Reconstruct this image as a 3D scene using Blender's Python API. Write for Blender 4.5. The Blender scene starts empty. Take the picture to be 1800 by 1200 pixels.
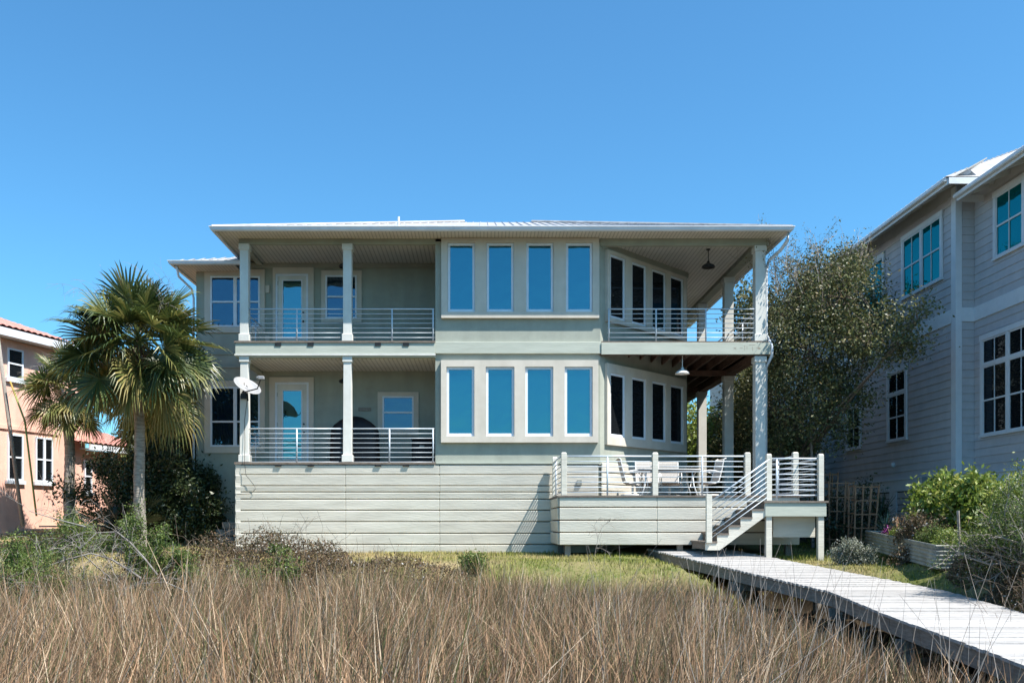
import bpy, math, random
import numpy as np
from mathutils import Vector, Matrix
random.seed(7); rng = np.random.default_rng(11)
scene = bpy.context.scene
COL = scene.collection
R = math.radians

# ------------------------------------------------------------------ camera
cam_data = bpy.data.cameras.new("camera"); cam = bpy.data.objects.new("camera", cam_data); COL.objects.link(cam)
cam.location = (0, 0, 0); cam.rotation_euler = (R(90), 0, 0)
cam_data.sensor_width = 36; cam_data.lens = 33.12
cam_data.shift_x = 50/1800; cam_data.shift_y = 318/1800
cam_data.clip_start = .05; cam_data.clip_end = 3000
scene.camera = cam
# ------------------------------------------------------------------ light
SUN = Vector((.53, -.35, 1.0)).normalized()
world = bpy.data.worlds.new("World"); scene.world = world; world.use_nodes = True
wn = world.node_tree; bg = wn.nodes["Background"]
sky = wn.nodes.new("ShaderNodeTexSky"); sky.sky_type = 'NISHITA'; sky.sun_disc = False
sky.sun_elevation = math.asin(SUN.z); sky.sun_rotation = math.atan2(SUN.x, SUN.y)
sky.air_density = 1.0; sky.dust_density = .7; sky.ozone_density = 2.5; sky.altitude = 0
tint = wn.nodes.new("ShaderNodeVectorMath"); tint.operation = 'MULTIPLY'; tint.inputs[1].default_value = (.60, 1.19, 1.42)   # deeper, clean spring blue
wn.links.new(sky.outputs[0], tint.inputs[0]); wn.links.new(tint.outputs[0], bg.inputs[0]); bg.inputs[1].default_value = .081
sd = bpy.data.lights.new("sun", 'SUN'); sd.energy = 5.0; sd.angle = R(.4); sd.color = (1, .955, .89)
so = bpy.data.objects.new("sun", sd); COL.objects.link(so); so.rotation_euler = SUN.to_track_quat('Z', 'Y').to_euler(); so.location = SUN*60
vs = scene.view_settings
scene.display_settings.display_device = 'sRGB'
vs.view_transform = 'Standard'; vs.look = 'None'; vs.gamma = 1; vs.use_curve_mapping = False; vs.exposure = .95
scene.cycles.max_bounces = 8

# ------------------------------------------------------------------ materials
def rgba(c): return (c[0], c[1], c[2], 1)
def M(name, c1, c2=None, scale=4, rough=.6, bump=0, bscale=None, spec=.35, stretch=(1,1,1), ramp=None, objr=0, metal=0,
      transl=0, mixw=.78, stain=0, streak=None, coat=0, lo=.35, hi=.65, bead=None):
    m = bpy.data.materials.new(name); m.use_nodes = True; nt = m.node_tree; N = nt.nodes; L = nt.links
    b = N["Principled BSDF"]; b.inputs["Roughness"].default_value = rough; b.inputs["Specular IOR Level"].default_value = spec
    b.inputs["Metallic"].default_value = metal
    tc = N.new("ShaderNodeTexCoord"); mp = N.new("ShaderNodeMapping"); mp.inputs["Scale"].default_value = stretch
    L.new(tc.outputs["Object"], mp.inputs[0])
    nz = N.new("ShaderNodeTexNoise"); nz.inputs["Scale"].default_value = scale; nz.inputs["Detail"].default_value = 6; nz.inputs["Roughness"].default_value = .65
    L.new(mp.outputs[0], nz.inputs["Vector"])
    cr = N.new("ShaderNodeValToRGB"); cr.color_ramp.elements[0].position = lo; cr.color_ramp.elements[1].position = hi
    cr.color_ramp.elements[0].color = rgba(c1); cr.color_ramp.elements[1].color = rgba(c2 or c1)
    L.new(nz.outputs["Fac"], cr.inputs[0]); out = cr.outputs[0]
    if ramp:                                   # random colour per leaf / stem
        g = N.new("ShaderNodeNewGeometry"); r2 = N.new("ShaderNodeValToRGB"); r2.color_ramp.interpolation = 'LINEAR'
        els = r2.color_ramp.elements
        while len(els) > 1: els.remove(els[-1])
        for i, (p, c) in enumerate(ramp):
            e = els[0] if i == 0 else els.new(p)
            e.position = p; e.color = rgba(c)
        L.new(g.outputs["Random Per Island"], r2.inputs[0])
        mx = N.new("ShaderNodeMix"); mx.data_type = 'RGBA'; mx.inputs[0].default_value = mixw
        L.new(out, mx.inputs[6]); L.new(r2.outputs[0], mx.inputs[7]); out = mx.outputs[2]
    if objr:
        oi = N.new("ShaderNodeObjectInfo"); mr = N.new("ShaderNodeMapRange"); mr.inputs[3].default_value = 1-objr; mr.inputs[4].default_value = 1+objr*.6
        L.new(oi.outputs["Random"], mr.inputs[0]); vm = N.new("ShaderNodeVectorMath"); vm.operation = 'SCALE'
        L.new(out, vm.inputs[0]); L.new(mr.outputs[0], vm.inputs["Scale"]); out = vm.outputs[0]
    if stain:                                  # broad weathering with vertical run marks
        m2 = N.new("ShaderNodeMapping"); m2.inputs["Scale"].default_value = streak or (1.6, 1.6, .25)
        L.new(tc.outputs["Object"], m2.inputs[0]); n2 = N.new("ShaderNodeTexNoise"); n2.inputs["Scale"].default_value = 1.7; n2.inputs["Detail"].default_value = 5
        L.new(m2.outputs[0], n2.inputs["Vector"]); mr = N.new("ShaderNodeMapRange"); mr.inputs[1].default_value = .3; mr.inputs[2].default_value = .62
        mr.inputs[3].default_value = 1-stain; mr.inputs[4].default_value = 1.03; L.new(n2.outputs["Fac"], mr.inputs[0])
        vm = N.new("ShaderNodeVectorMath"); vm.operation = 'SCALE'; L.new(out, vm.inputs[0]); L.new(mr.outputs[0], vm.inputs["Scale"]); out = vm.outputs[0]
    h = nz.outputs["Fac"]
    if bead:                                   # beaded boards: fine grooves
        w = N.new("ShaderNodeTexWave"); w.wave_type = 'BANDS'; w.bands_direction = bead[0]; w.wave_profile = 'SAW'; w.inputs["Scale"].default_value = bead[1]
        L.new(tc.outputs["Object"], w.inputs["Vector"]); c3 = N.new("ShaderNodeValToRGB"); c3.color_ramp.elements[0].position = .0
        c3.color_ramp.elements[0].color = (.42,.42,.42,1); c3.color_ramp.elements[1].position = .30; c3.color_ramp.elements[1].color = (1,1,1,1)
        L.new(w.outputs["Fac"], c3.inputs[0]); vm = N.new("ShaderNodeVectorMath"); vm.operation = 'MULTIPLY'
        L.new(out, vm.inputs[0]); L.new(c3.outputs[0], vm.inputs[1]); out = vm.outputs[0]; h = c3.outputs[0]; bump = bump or .4
    L.new(out, b.inputs["Base Color"])
    if bump:
        bp = N.new("ShaderNodeBump"); bp.inputs["Strength"].default_value = bump; bp.inputs["Distance"].default_value = .02
        if bscale and not bead:
            n3 = N.new("ShaderNodeTexNoise"); n3.inputs["Scale"].default_value = bscale; n3.inputs["Detail"].default_value = 4
            L.new(mp.outputs[0], n3.inputs["Vector"]); h = n3.outputs["Fac"]
        L.new(h, bp.inputs["Height"]); L.new(bp.outputs[0], b.inputs["Normal"])
    if coat: b.inputs["Coat Weight"].default_value = coat
    if transl:
        t = N.new("ShaderNodeBsdfTranslucent"); L.new(out, t.inputs[0]); ms = N.new("ShaderNodeMixShader"); ms.inputs[0].default_value = transl
        L.new(b.outputs[0], ms.inputs[1]); L.new(t.outputs[0], ms.inputs[2]); L.new(ms.outputs[0], N["Material Output"].inputs[0])
    return m
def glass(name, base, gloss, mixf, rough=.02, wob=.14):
    """window glass: dim blind behind, mirror in front with sky blue painted in"""
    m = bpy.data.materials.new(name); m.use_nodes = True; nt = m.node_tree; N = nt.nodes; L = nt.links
    d = N.new("ShaderNodeBsdfDiffuse"); g = N.new("ShaderNodeBsdfGlossy"); g.inputs["Color"].default_value = rgba(gloss); g.inputs["Roughness"].default_value = rough  # gloss colour carries the blue of the reflected sky
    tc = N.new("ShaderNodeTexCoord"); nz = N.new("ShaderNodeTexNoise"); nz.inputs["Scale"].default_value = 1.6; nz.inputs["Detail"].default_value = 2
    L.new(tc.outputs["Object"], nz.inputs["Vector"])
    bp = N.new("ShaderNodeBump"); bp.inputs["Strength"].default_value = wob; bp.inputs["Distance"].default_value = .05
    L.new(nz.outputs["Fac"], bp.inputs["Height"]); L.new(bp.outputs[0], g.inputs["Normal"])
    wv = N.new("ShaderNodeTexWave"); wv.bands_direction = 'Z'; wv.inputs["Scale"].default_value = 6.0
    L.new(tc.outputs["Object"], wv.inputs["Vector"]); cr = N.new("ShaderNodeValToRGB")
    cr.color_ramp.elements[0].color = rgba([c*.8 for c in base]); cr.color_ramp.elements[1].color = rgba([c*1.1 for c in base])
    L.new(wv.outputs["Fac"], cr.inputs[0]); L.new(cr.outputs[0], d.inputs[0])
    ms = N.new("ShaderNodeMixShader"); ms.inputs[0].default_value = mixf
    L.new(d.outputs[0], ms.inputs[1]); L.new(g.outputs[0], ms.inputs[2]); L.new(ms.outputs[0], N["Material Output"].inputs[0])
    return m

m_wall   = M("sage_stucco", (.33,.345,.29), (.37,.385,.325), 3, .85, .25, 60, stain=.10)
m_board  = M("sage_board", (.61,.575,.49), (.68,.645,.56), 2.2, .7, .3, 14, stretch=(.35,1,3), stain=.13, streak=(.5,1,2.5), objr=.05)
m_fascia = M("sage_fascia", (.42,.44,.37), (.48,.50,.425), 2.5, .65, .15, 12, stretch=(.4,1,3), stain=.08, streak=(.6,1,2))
m_trim   = M("cream_trim", (.56,.505,.425), (.61,.555,.475), 3, .75, .1, 40, stain=.07)
m_col    = M("cream_column", (.62,.61,.56), (.69,.68,.63), 3, .6, .08, 20, stain=.08)
m_soffit = M("beaded_soffit", (.58,.545,.48), (.64,.60,.53), 2, .7, bead=('X', 3.2))
m_ceil   = M("beaded_ceiling", (.55,.54,.50), (.60,.585,.545), 2, .7, bead=('X', 2.6))
m_white  = M("white_paint", (.68,.72,.78), (.74,.78,.83), 5, .4)
m_gutter = M("white_gutter_metal", (.66,.69,.74), (.74,.76,.80), 2, .35, stain=.08)
m_roof   = M("galvanised_roof", (.34,.33,.33), (.50,.49,.48), 3, .5, metal=.1, stain=.2)
m_rail   = M("painted_steel_rail", (.52,.57,.62), (.60,.65,.70), 6, .35, metal=.1)
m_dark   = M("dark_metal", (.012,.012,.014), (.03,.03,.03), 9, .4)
m_wood   = M("weathered_grey_plank", (.33,.31,.295), (.52,.50,.475), 5, .85, .6, 22, stretch=(1,9,3), objr=.22)
m_woodx  = M("weathered_grey_timber", (.20,.175,.15), (.33,.30,.26), 4, .85, .5, 20, stretch=(9,1,9), stain=.2)
m_deck   = M("brown_deck_wood", (.13,.10,.08), (.24,.20,.165), 6, .8, .4, 25, stretch=(1,6,6), objr=.15)
m_joist  = M("dark_joist_wood", (.085,.048,.034), (.15,.088,.062), 5, .8, .2, 20)
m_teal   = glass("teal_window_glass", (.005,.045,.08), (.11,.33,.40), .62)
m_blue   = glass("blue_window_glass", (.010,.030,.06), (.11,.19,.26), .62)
m_black  = glass("dark_window_glass", (.010,.012,.014), (.28,.34,.40), .10, .02, .01)
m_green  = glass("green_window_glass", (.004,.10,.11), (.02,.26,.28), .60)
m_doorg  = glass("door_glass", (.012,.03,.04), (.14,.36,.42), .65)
m_lap    = M("blue_grey_clapboard", (.44,.435,.455), (.50,.49,.51), 3, .7, .1, 25, stain=.04, objr=.03)
m_ntrim  = M("neighbour_white_trim", (.60,.63,.67), (.66,.69,.73), 4, .55)
m_soff2  = M("neighbour_soffit", (.48,.46,.42), (.54,.52,.48), 3, .7)
m_pink   = M("pink_stucco", (.76,.44,.345), (.82,.50,.39), 3, .9, .3, 45, stain=.12)
m_tile   = M("terracotta_tile", (.34,.13,.105), (.55,.27,.22), 9, .8, .3, 20)
m_galv   = M("corrugated_galvanised", (.22,.23,.20), (.36,.36,.32), 4, .6, metal=.2, stain=.2)
m_cedar  = M("cedar_stick", (.28,.14,.075), (.40,.22,.13), 8, .8)
m_grill  = M("black_vinyl_cover", (.006,.007,.009), (.012,.013,.016), 3, .55, .4, 7)
m_sling  = M("taupe_sling_fabric", (.40,.37,.33), (.48,.44,.40), 30, .8)
m_frame  = M("white_furniture_tube", (.72,.70,.66), (.78,.76,.72), 5, .4)
m_dish   = M("dish_grey", (.27,.27,.275), (.31,.31,.315), 5, .45)
m_stone  = M("rough_concrete", (.16,.15,.14), (.28,.26,.24), 8, .9, .6, 20)
m_trunk  = M("palm_trunk_bark", (.17,.145,.12), (.38,.34,.29), 5, .95, .9, 12, stretch=(1,1,5))
m_boot   = M("palm_boot", (.06,.042,.03), (.17,.12,.085), 12, .9, .5)
m_bark   = M("grey_bark", (.07,.06,.05), (.16,.14,.12), 9, .95, .6, 30)
m_twig   = M("pale_dead_twig", (.20,.165,.14), (.36,.32,.285), 9, .9)
m_shrubtw= M("brown_twig", (.10,.075,.055), (.20,.155,.12), 9, .9)
m_frond  = M("palm_frond", (.035,.06,.02), (.07,.10,.035), 3, .42, spec=.6, transl=.22, ramp=[(0,(.028,.045,.013)),(.45,(.08,.11,.025)),(.8,(.18,.19,.045)),(1,(.32,.28,.09))])
m_frondy = M("yellow_palm_frond", (.12,.13,.035), (.22,.20,.07), 3, .45, spec=.5, transl=.25, ramp=[(0,(.09,.12,.028)),(.5,(.19,.19,.055)),(1,(.42,.33,.13))])  # yellower frond tone, given to the lower fronds of each palm
m_leafo  = M("oak_leaf", (.045,.055,.02), (.08,.09,.035), 2, .48, spec=.5, transl=.25, ramp=[(0,(.035,.048,.014)),(.5,(.10,.12,.038)),(.85,(.21,.21,.08)),(1,(.36,.27,.14))])
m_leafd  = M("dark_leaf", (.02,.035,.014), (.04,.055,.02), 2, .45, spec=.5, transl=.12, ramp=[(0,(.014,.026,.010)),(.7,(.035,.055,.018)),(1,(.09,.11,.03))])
m_leafy  = M("yellow_green_leaf", (.07,.11,.02), (.12,.16,.03), 2, .45, spec=.5, transl=.3, ramp=[(0,(.08,.13,.02)),(.6,(.20,.28,.04)),(1,(.42,.40,.09))])  # lime leaf tone, varying at random per leaf
m_leafg  = M("bush_leaf", (.05,.09,.02), (.09,.13,.03), 2, .5, transl=.25, ramp=[(0,(.04,.07,.016)),(.6,(.11,.17,.035)),(1,(.25,.28,.07))])
m_leafb  = M("bramble_leaf", (.08,.055,.03), (.14,.10,.05), 2, .6, transl=.1, ramp=[(0,(.03,.018,.010)),(.35,(.085,.048,.026)),(.7,(.06,.065,.02)),(.92,(.22,.13,.07)),(.965,(.25,.18,.12)),(1,(.9,.88,.85))])
m_lav    = M("silver_leaf", (.20,.21,.17), (.32,.32,.30), 2, .7, transl=.1, ramp=[(0,(.09,.11,.05)),(.6,(.19,.205,.14)),(1,(.38,.38,.34))])
m_purple = M("purple_leaf", (.10,.01,.09), (.20,.03,.16), 8, .5)
m_yucca  = M("yucca_leaf", (.07,.11,.05), (.26,.30,.20), 8, .4)
m_spike  = M("dark_palmetto", (.015,.03,.014), (.035,.055,.022), 3, .4, spec=.6)
m_reed   = M("dry_reed", (.08,.045,.018), (.62,.42,.27), 1.4, .7, transl=.1, mixw=.60, lo=.32, hi=.68, ramp=[(0,(.035,.019,.009)),(.34,(.12,.06,.027)),(.55,(.40,.215,.105)),(.70,(.24,.13,.068)),(.86,(.62,.42,.25)),(1,(.95,.80,.60))])
m_reedg  = M("green_reed", (.07,.085,.02), (.13,.135,.04), 2, .7, transl=.1, ramp=[(0,(.05,.05,.02)),(.6,(.10,.115,.04)),(1,(.19,.17,.08))])
m_under  = M("reed_litter", (.09,.06,.04), (.15,.11,.07), 3, .9, ramp=[(0,(.03,.022,.012)),(.6,(.085,.065,.032)),(1,(.20,.14,.085))])

# ------------------------------------------------------------------ mesh helpers
OFF = {}                                                    # world translation of every parent
def link(o, parent=None, loc=(0,0,0)):
    COL.objects.link(o)
    if parent is not None:
        o.parent = parent; p = OFF[parent.name]; o.location = (loc[0]-p[0], loc[1]-p[1], loc[2]-p[2])
    else: o.location = loc
    OFF[o.name] = tuple(loc); return o
def tag(o, label=None, cat=None, group=None, kind=None):
    if label: o["label"] = label
    if cat: o["category"] = cat
    if group: o["group"] = group
    if kind: o["kind"] = kind
    return o
def thing(name, loc, label, cat, group=None):
    o = bpy.data.objects.new(name, None); o.empty_display_size = .2; link(o, None, loc); return tag(o, label, cat, group)
class MB:
    def __init__(s): s.v = []; s.f = []
    def add(s, vs, fs):
        n = len(s.v); s.v += [tuple(v) for v in vs]; s.f += [tuple(i+n for i in f) for f in fs]; return s
    def box(s, x0, x1, y0, y1, z0, z1):
        return s.add([(x0,y0,z0),(x1,y0,z0),(x1,y1,z0),(x0,y1,z0),(x0,y0,z1),(x1,y0,z1),(x1,y1,z1),(x0,y1,z1)],
              [(3,2,1,0),(4,5,6,7),(0,1,5,4),(1,2,6,5),(2,3,7,6),(3,0,4,7)])
    def wbox(s, F, u0, u1, d0, d1, z0, z1):                 # box in a wall frame: u along it, d outwards
        (ox, oy), (ux, uy), (nx, ny) = F
        P = lambda u, d, z: (ox+ux*u+nx*d, oy+uy*u+ny*d, z)
        return s.add([P(u0,d1,z0),P(u1,d1,z0),P(u1,d0,z0),P(u0,d0,z0),P(u0,d1,z1),P(u1,d1,z1),P(u1,d0,z1),P(u0,d0,z1)],
              [(3,2,1,0),(4,5,6,7),(0,1,5,4),(1,2,6,5),(2,3,7,6),(3,0,4,7)])
    def prism(s, poly, z0, z1):
        n = len(poly); return s.add([(x,y,z0) for x,y in poly]+[(x,y,z1) for x,y in poly],
              [tuple(reversed(range(n))), tuple(range(n,2*n))]+[(i,(i+1)%n,n+(i+1)%n,n+i) for i in range(n)])
    def hexa(s, b, t):                                      # 4 bottom + 4 top points
        return s.add(list(b)+list(t), [(3,2,1,0),(4,5,6,7),(0,1,5,4),(1,2,6,5),(2,3,7,6),(3,0,4,7)])
    def tube(s, pts, r, n=6, r2=None):
        pts = [Vector(p) for p in pts]; k = len(pts); vs = []; fs = []
        for i, p in enumerate(pts):
            d = (pts[min(i+1,k-1)]-pts[max(i-1,0)]).normalized()
            a = d.cross(Vector((0,0,1)) if abs(d.z) < .9 else Vector((1,0,0))).normalized(); b = d.cross(a)
            rr = r if r2 is None else r+(r2-r)*i/(k-1)
            for j in range(n):
                t = 2*math.pi*j/n; vs.append(p+a*math.cos(t)*rr+b*math.sin(t)*rr)
        for i in range(k-1):
            for j in range(n): fs.append((i*n+j, i*n+(j+1)%n, (i+1)*n+(j+1)%n, (i+1)*n+j))
        fs += [tuple(reversed(range(n))), tuple((k-1)*n+j for j in range(n))]
        return s.add(vs, fs)
    def lathe(s, c, prof, n=16, axis=None):
        vs = []; fs = []; A = axis or Matrix.Identity(3)
        for r, z in prof:
            for j in range(n): t = 2*math.pi*j/n; vs.append(Vector(c)+A@Vector((r*math.cos(t), r*math.sin(t), z)))
        for i in range(len(prof)-1):
            for j in range(n): fs.append((i*n+j, i*n+(j+1)%n, (i+1)*n+(j+1)%n, (i+1)*n+j))
        return s.add(vs, fs)
    def mesh(s, name, mat, smooth=False):
        me = bpy.data.meshes.new(name); me.from_pydata([tuple(v) for v in s.v], [], s.f); me.materials.append(mat)
        if smooth: me.shade_smooth()
        me.update(); return me
    def build(s, name, mat, parent=None, smooth=False, bevel=0):
        o = bpy.data.objects.new(name, s.mesh(name, mat, smooth))
        link(o, parent, (0,0,0))
        if bevel:
            b = o.modifiers.new("bevel", 'BEVEL'); b.width = bevel; b.segments = 1; b.limit_method = 'ANGLE'
        return o
def npmesh(name, V, F, mat, parent=None):
    """V (n,3), F (m,k) arrays"""
    me = bpy.data.meshes.new(name); n, k = F.shape
    me.vertices.add(len(V)); me.vertices.foreach_set("co", V.astype(np.float32).ravel())
    me.loops.add(n*k); me.loops.foreach_set("vertex_index", F.astype(np.int32).ravel())
    me.polygons.add(n); me.polygons.foreach_set("loop_start", np.arange(0, n*k, k, dtype=np.int32))
    try: me.polygons.foreach_set("loop_total", np.full(n, k, dtype=np.int32))
    except Exception: pass
    me.materials.append(mat); me.update(calc_edges=True)
    o = bpy.data.objects.new(name, me); link(o, parent, (0,0,0)); return o
def leaves(name, P, size, mat, parent=None, asp=.38, var=.4, up=0.0):
    P = np.asarray(P, float); n = len(P)
    a = rng.normal(size=(n,3)); a[:,2] += up; a /= np.linalg.norm(a,axis=1)[:,None]
    b = rng.normal(size=(n,3)); b -= a*(a*b).sum(1)[:,None]; b /= np.linalg.norm(b,axis=1)[:,None]
    L = size*(1+var*rng.uniform(-1,1,n))[:,None]
    V = np.stack([P, P+a*L*.5+b*L*asp*.5, P+a*L, P+a*L*.5-b*L*asp*.5], 1).reshape(-1,3)
    return npmesh(name, V, np.arange(4*n).reshape(n,4), mat, parent)

# ------------------------------------------------------------------ terrain
def sst(t): t = np.clip(t,0,1); return t*t*(3-2*t)
WALK = [(24.2,4.22,6.15,-.665),(16.0,5.93,7.86,-1.17),(13.3,5.73,7.65,-1.30),(10.2,5.50,7.38,-1.39),(7.0,5.2,7.1,-1.52),(3.5,4.9,6.8,-1.8)]
def gz(x, y):
    x = np.asarray(x,float); y = np.asarray(y,float); W = WALK[::-1]; ys = [w[0] for w in W]
    l = np.interp(y, ys, [w[1] for w in W]); r = np.interp(y, ys, [w[2] for w in W])
    lawn = np.interp(y, [-100,12,20,22.5,26,28.2,34,60,800], [-.95,-.95,-.89,-.86,-.83,-.50,-.02,.25,.25])
    right = np.interp(y, [-100,8,11,14,16,18,20,22], [-1.15,-1.1,-.95,-.48,-.33,-.17,-.05,0])
    hump = .32*sst((x-7.9)/.9)*sst((20.5-y)/3)
    wr_ = sst((x-(r-.35))/.8)
    dl = 1.15*sst((19.3+.35*np.sin(x*.9)+.5*sst((-x-4)/4)-y+2.0)/4.0)
    dw = 1.05*sst((23.7-y)/2.6)*sst((x-(l-.8))/.9)*(y < 24.3)
    d = np.maximum(dl, dw)*(1-wr_)
    z = lawn-d+(right+hump)*wr_
    return z+.03*np.sin(x*1.7+y*.8)*np.cos(y*1.3-x*.4)+.012*np.sin(x*5.1)*np.cos(y*4.3)
def grid_axis(a0, a1, fine, lo, hi):
    c = np.arange(a0, a1+1e-6, fine); l = a0-np.geomspace(fine*2, a0-lo, 16)[::-1]; h = a1+np.geomspace(fine*2, hi-a1, 16)
    return np.concatenate([l, c, h])
gx = grid_axis(-18, 14, .18, -600, 600); gy = grid_axis(3, 36, .22, -300, 900)
X, Y = np.meshgrid(gx, gy); Z = gz(X, Y)
nx, ny = len(gx), len(gy); idx = np.arange(nx*ny).reshape(ny, nx)
F = np.stack([idx[:-1,:-1], idx[:-1,1:], idx[1:,1:], idx[1:,:-1]], -1).reshape(-1,4)
m_ground = bpy.data.materials.new("ground"); m_ground.use_nodes = True
def ground_mat(m, green, tan, marsh):
    nt = m.node_tree; N = nt.nodes; L = nt.links; b = N["Principled BSDF"]; b.inputs["Roughness"].default_value = .95; b.inputs["Specular IOR Level"].default_value = .1
    g = N.new("ShaderNodeNewGeometry"); sp = N.new("ShaderNodeSeparateXYZ"); L.new(g.outputs["Position"], sp.inputs[0])
    n1 = N.new("ShaderNodeTexNoise"); n1.inputs["Scale"].default_value = .8; n1.inputs["Detail"].default_value = 6; L.new(g.outputs["Position"], n1.inputs["Vector"])
    n2 = N.new("ShaderNodeTexNoise"); n2.inputs["Scale"].default_value = 14; n2.inputs["Detail"].default_value = 5; L.new(g.outputs["Position"], n2.inputs["Vector"])
    mr = N.new("ShaderNodeMapRange"); mr.inputs[1].default_value = -4.5; mr.inputs[2].default_value = 1.0; mr.inputs[3].default_value = .95; mr.inputs[4].default_value = .38
    L.new(sp.outputs[0], mr.inputs[0])
    ad = N.new("ShaderNodeMath"); ad.operation = 'ADD'; sb = N.new("ShaderNodeMapRange"); sb.inputs[1].default_value = .3; sb.inputs[2].default_value = .7; sb.inputs[3].default_value = -.45; sb.inputs[4].default_value = .45
    L.new(n1.outputs["Fac"], sb.inputs[0]); L.new(sb.outputs[0], ad.inputs[0]); L.new(mr.outputs[0], ad.inputs[1])
    ad2 = N.new("ShaderNodeMath"); ad2.operation = 'ADD'; s2 = N.new("ShaderNodeMapRange"); s2.inputs[1].default_value = .3; s2.inputs[2].default_value = .7; s2.inputs[3].default_value = -.3; s2.inputs[4].default_value = .3
    L.new(n2.outputs["Fac"], s2.inputs[0]); L.new(ad.outputs[0], ad2.inputs[0]); L.new(s2.outputs[0], ad2.inputs[1]); ad2.use_clamp = True
    mx = N.new("ShaderNodeMix"); mx.data_type = 'RGBA'; mx.inputs[6].default_value = rgba(green); mx.inputs[7].default_value = rgba(tan); L.new(ad2.outputs[0], mx.inputs[0])
    out = mx.outputs[2]
    if marsh:
        mz = N.new("ShaderNodeMapRange"); mz.inputs[1].default_value = -1.5; mz.inputs[2].default_value = -1.15; L.new(sp.outputs[2], mz.inputs[0])
        m2 = N.new("ShaderNodeMix"); m2.data_type = 'RGBA'; m2.inputs[6].default_value = rgba(marsh); L.new(out, m2.inputs[7]); L.new(mz.outputs[0], m2.inputs[0]); out = m2.outputs[2]
    else:
        rr = N.new("ShaderNodeMapRange"); rr.inputs[3].default_value = .55; rr.inputs[4].default_value = 1.5; L.new(g.outputs["Random Per Island"], rr.inputs[0])
        vm = N.new("ShaderNodeVectorMath"); vm.operation = 'SCALE'; L.new(out, vm.inputs[0]); L.new(rr.outputs[0], vm.inputs["Scale"]); out = vm.outputs[0]
    L.new(out, b.inputs["Base Color"])
ground_mat(m_ground, (.085,.11,.025), (.27,.21,.115), (.045,.034,.022))
m_blade = bpy.data.materials.new("lawn_blade"); m_blade.use_nodes = True
ground_mat(m_blade, (.165,.195,.028), (.40,.31,.15), None)
g = npmesh("ground", np.stack([X,Y,Z],-1).reshape(-1,3), F, m_ground); g.data.shade_smooth(); tag(g, kind="structure")

# ------------------------------------------------------------------ main house
FY = 26.0; S = 1656/FY
HX = lambda px: (px-850)/S
HZ = lambda py: (918-py)/S
def WX(px, D): return (px-850)*D/1656
def WZ(py, D): return (918-py)*D/1656
BY = 28.2
house = thing("beach_house", (0, 30, -.6), "pale sage green two storey house with balconies and hip roof in the middle", "house")
FF = ((0,FY),(1,0),(0,-1))                                   # front wall frame
BF = ((0,BY),(1,0),(0,-1))                                   # back wall of the porches
A0 = Vector((3.22,26.0)); A1 = Vector((6.33,29.3)); AL = (A1-A0).length; au = (A1-A0)/AL
AF = ((A0.x,A0.y),(au.x,au.y),(au.y,-au.x))                  # angled wall on the right
def a_u(px):                                                 # distance along the angled wall for an image column
    k = (px-850)/1656; d = A1-A0; t = (A0.y*k-A0.x)/(d.x-d.y*k); return t*AL
Z_UP, Z_LO = 4.99, 1.664
# solid walls
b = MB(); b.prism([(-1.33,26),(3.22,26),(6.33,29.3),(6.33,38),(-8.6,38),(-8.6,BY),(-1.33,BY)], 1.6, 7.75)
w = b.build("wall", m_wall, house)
b = MB(); b.prism([(-8.6,BY+.003),(-6.6,BY+.003),(-6.6,38),(-8.6,38)], -.9, 1.6)
b.build("foundation_wall", m_wall, house)
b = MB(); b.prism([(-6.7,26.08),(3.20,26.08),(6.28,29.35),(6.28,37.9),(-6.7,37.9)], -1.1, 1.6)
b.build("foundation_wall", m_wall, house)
# frieze band at the wall heads
b = MB(); b.wbox(BF, -8.55, -1.34, .003, .05, 7.60, 7.76); b.build("frieze", m_wall, house); b = MB(); b.wbox(AF, .05, AL-.02, .003, .06, 7.58, 7.76); b.build("frieze", m_wall, house)
b = MB(); b.wbox(BF, -8.55, -6.6, .003, .03, 4.62, 4.68); b.wbox(BF, -8.55, -6.6, .003, .03, 5.02, 5.06); b.build("belt_joint", m_wall, house)
# floors
b = MB(); b.box(-6.83,-1.33, 25.94, BY-.002, 4.55, 4.94); b.build("balcony_floor", m_fascia, house)
b = MB(); b.box(-6.86,-1.335, 25.885, BY-.002, 4.94, Z_UP); b.build("balcony_edge", m_deck, house)
b = MB(); b.box(-6.72,-1.34, 26.12, BY-.004, 4.52, 4.548); b.build("porch_ceiling", m_ceil, house)
b = MB(); b.box(-6.86,-1.335, 25.908, BY-.002, 1.605, Z_LO); b.build("porch_floor", m_deck, house)
b = MB(); b.box(-6.83,-1.33, 25.915, 25.939, 4.64, 4.94); b.build("fascia_board", m_fascia, house, bevel=.004)
b = MB(); b.box(-6.85,-1.32, 25.895, 25.938, 4.59, 4.638); b.build("fascia_trim", m_col, house)
b = MB(); b.box(-1.33, 3.24, 25.93, 25.998, 4.65, 4.97); b.build("belt_course", m_fascia, house, bevel=.006)
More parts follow.
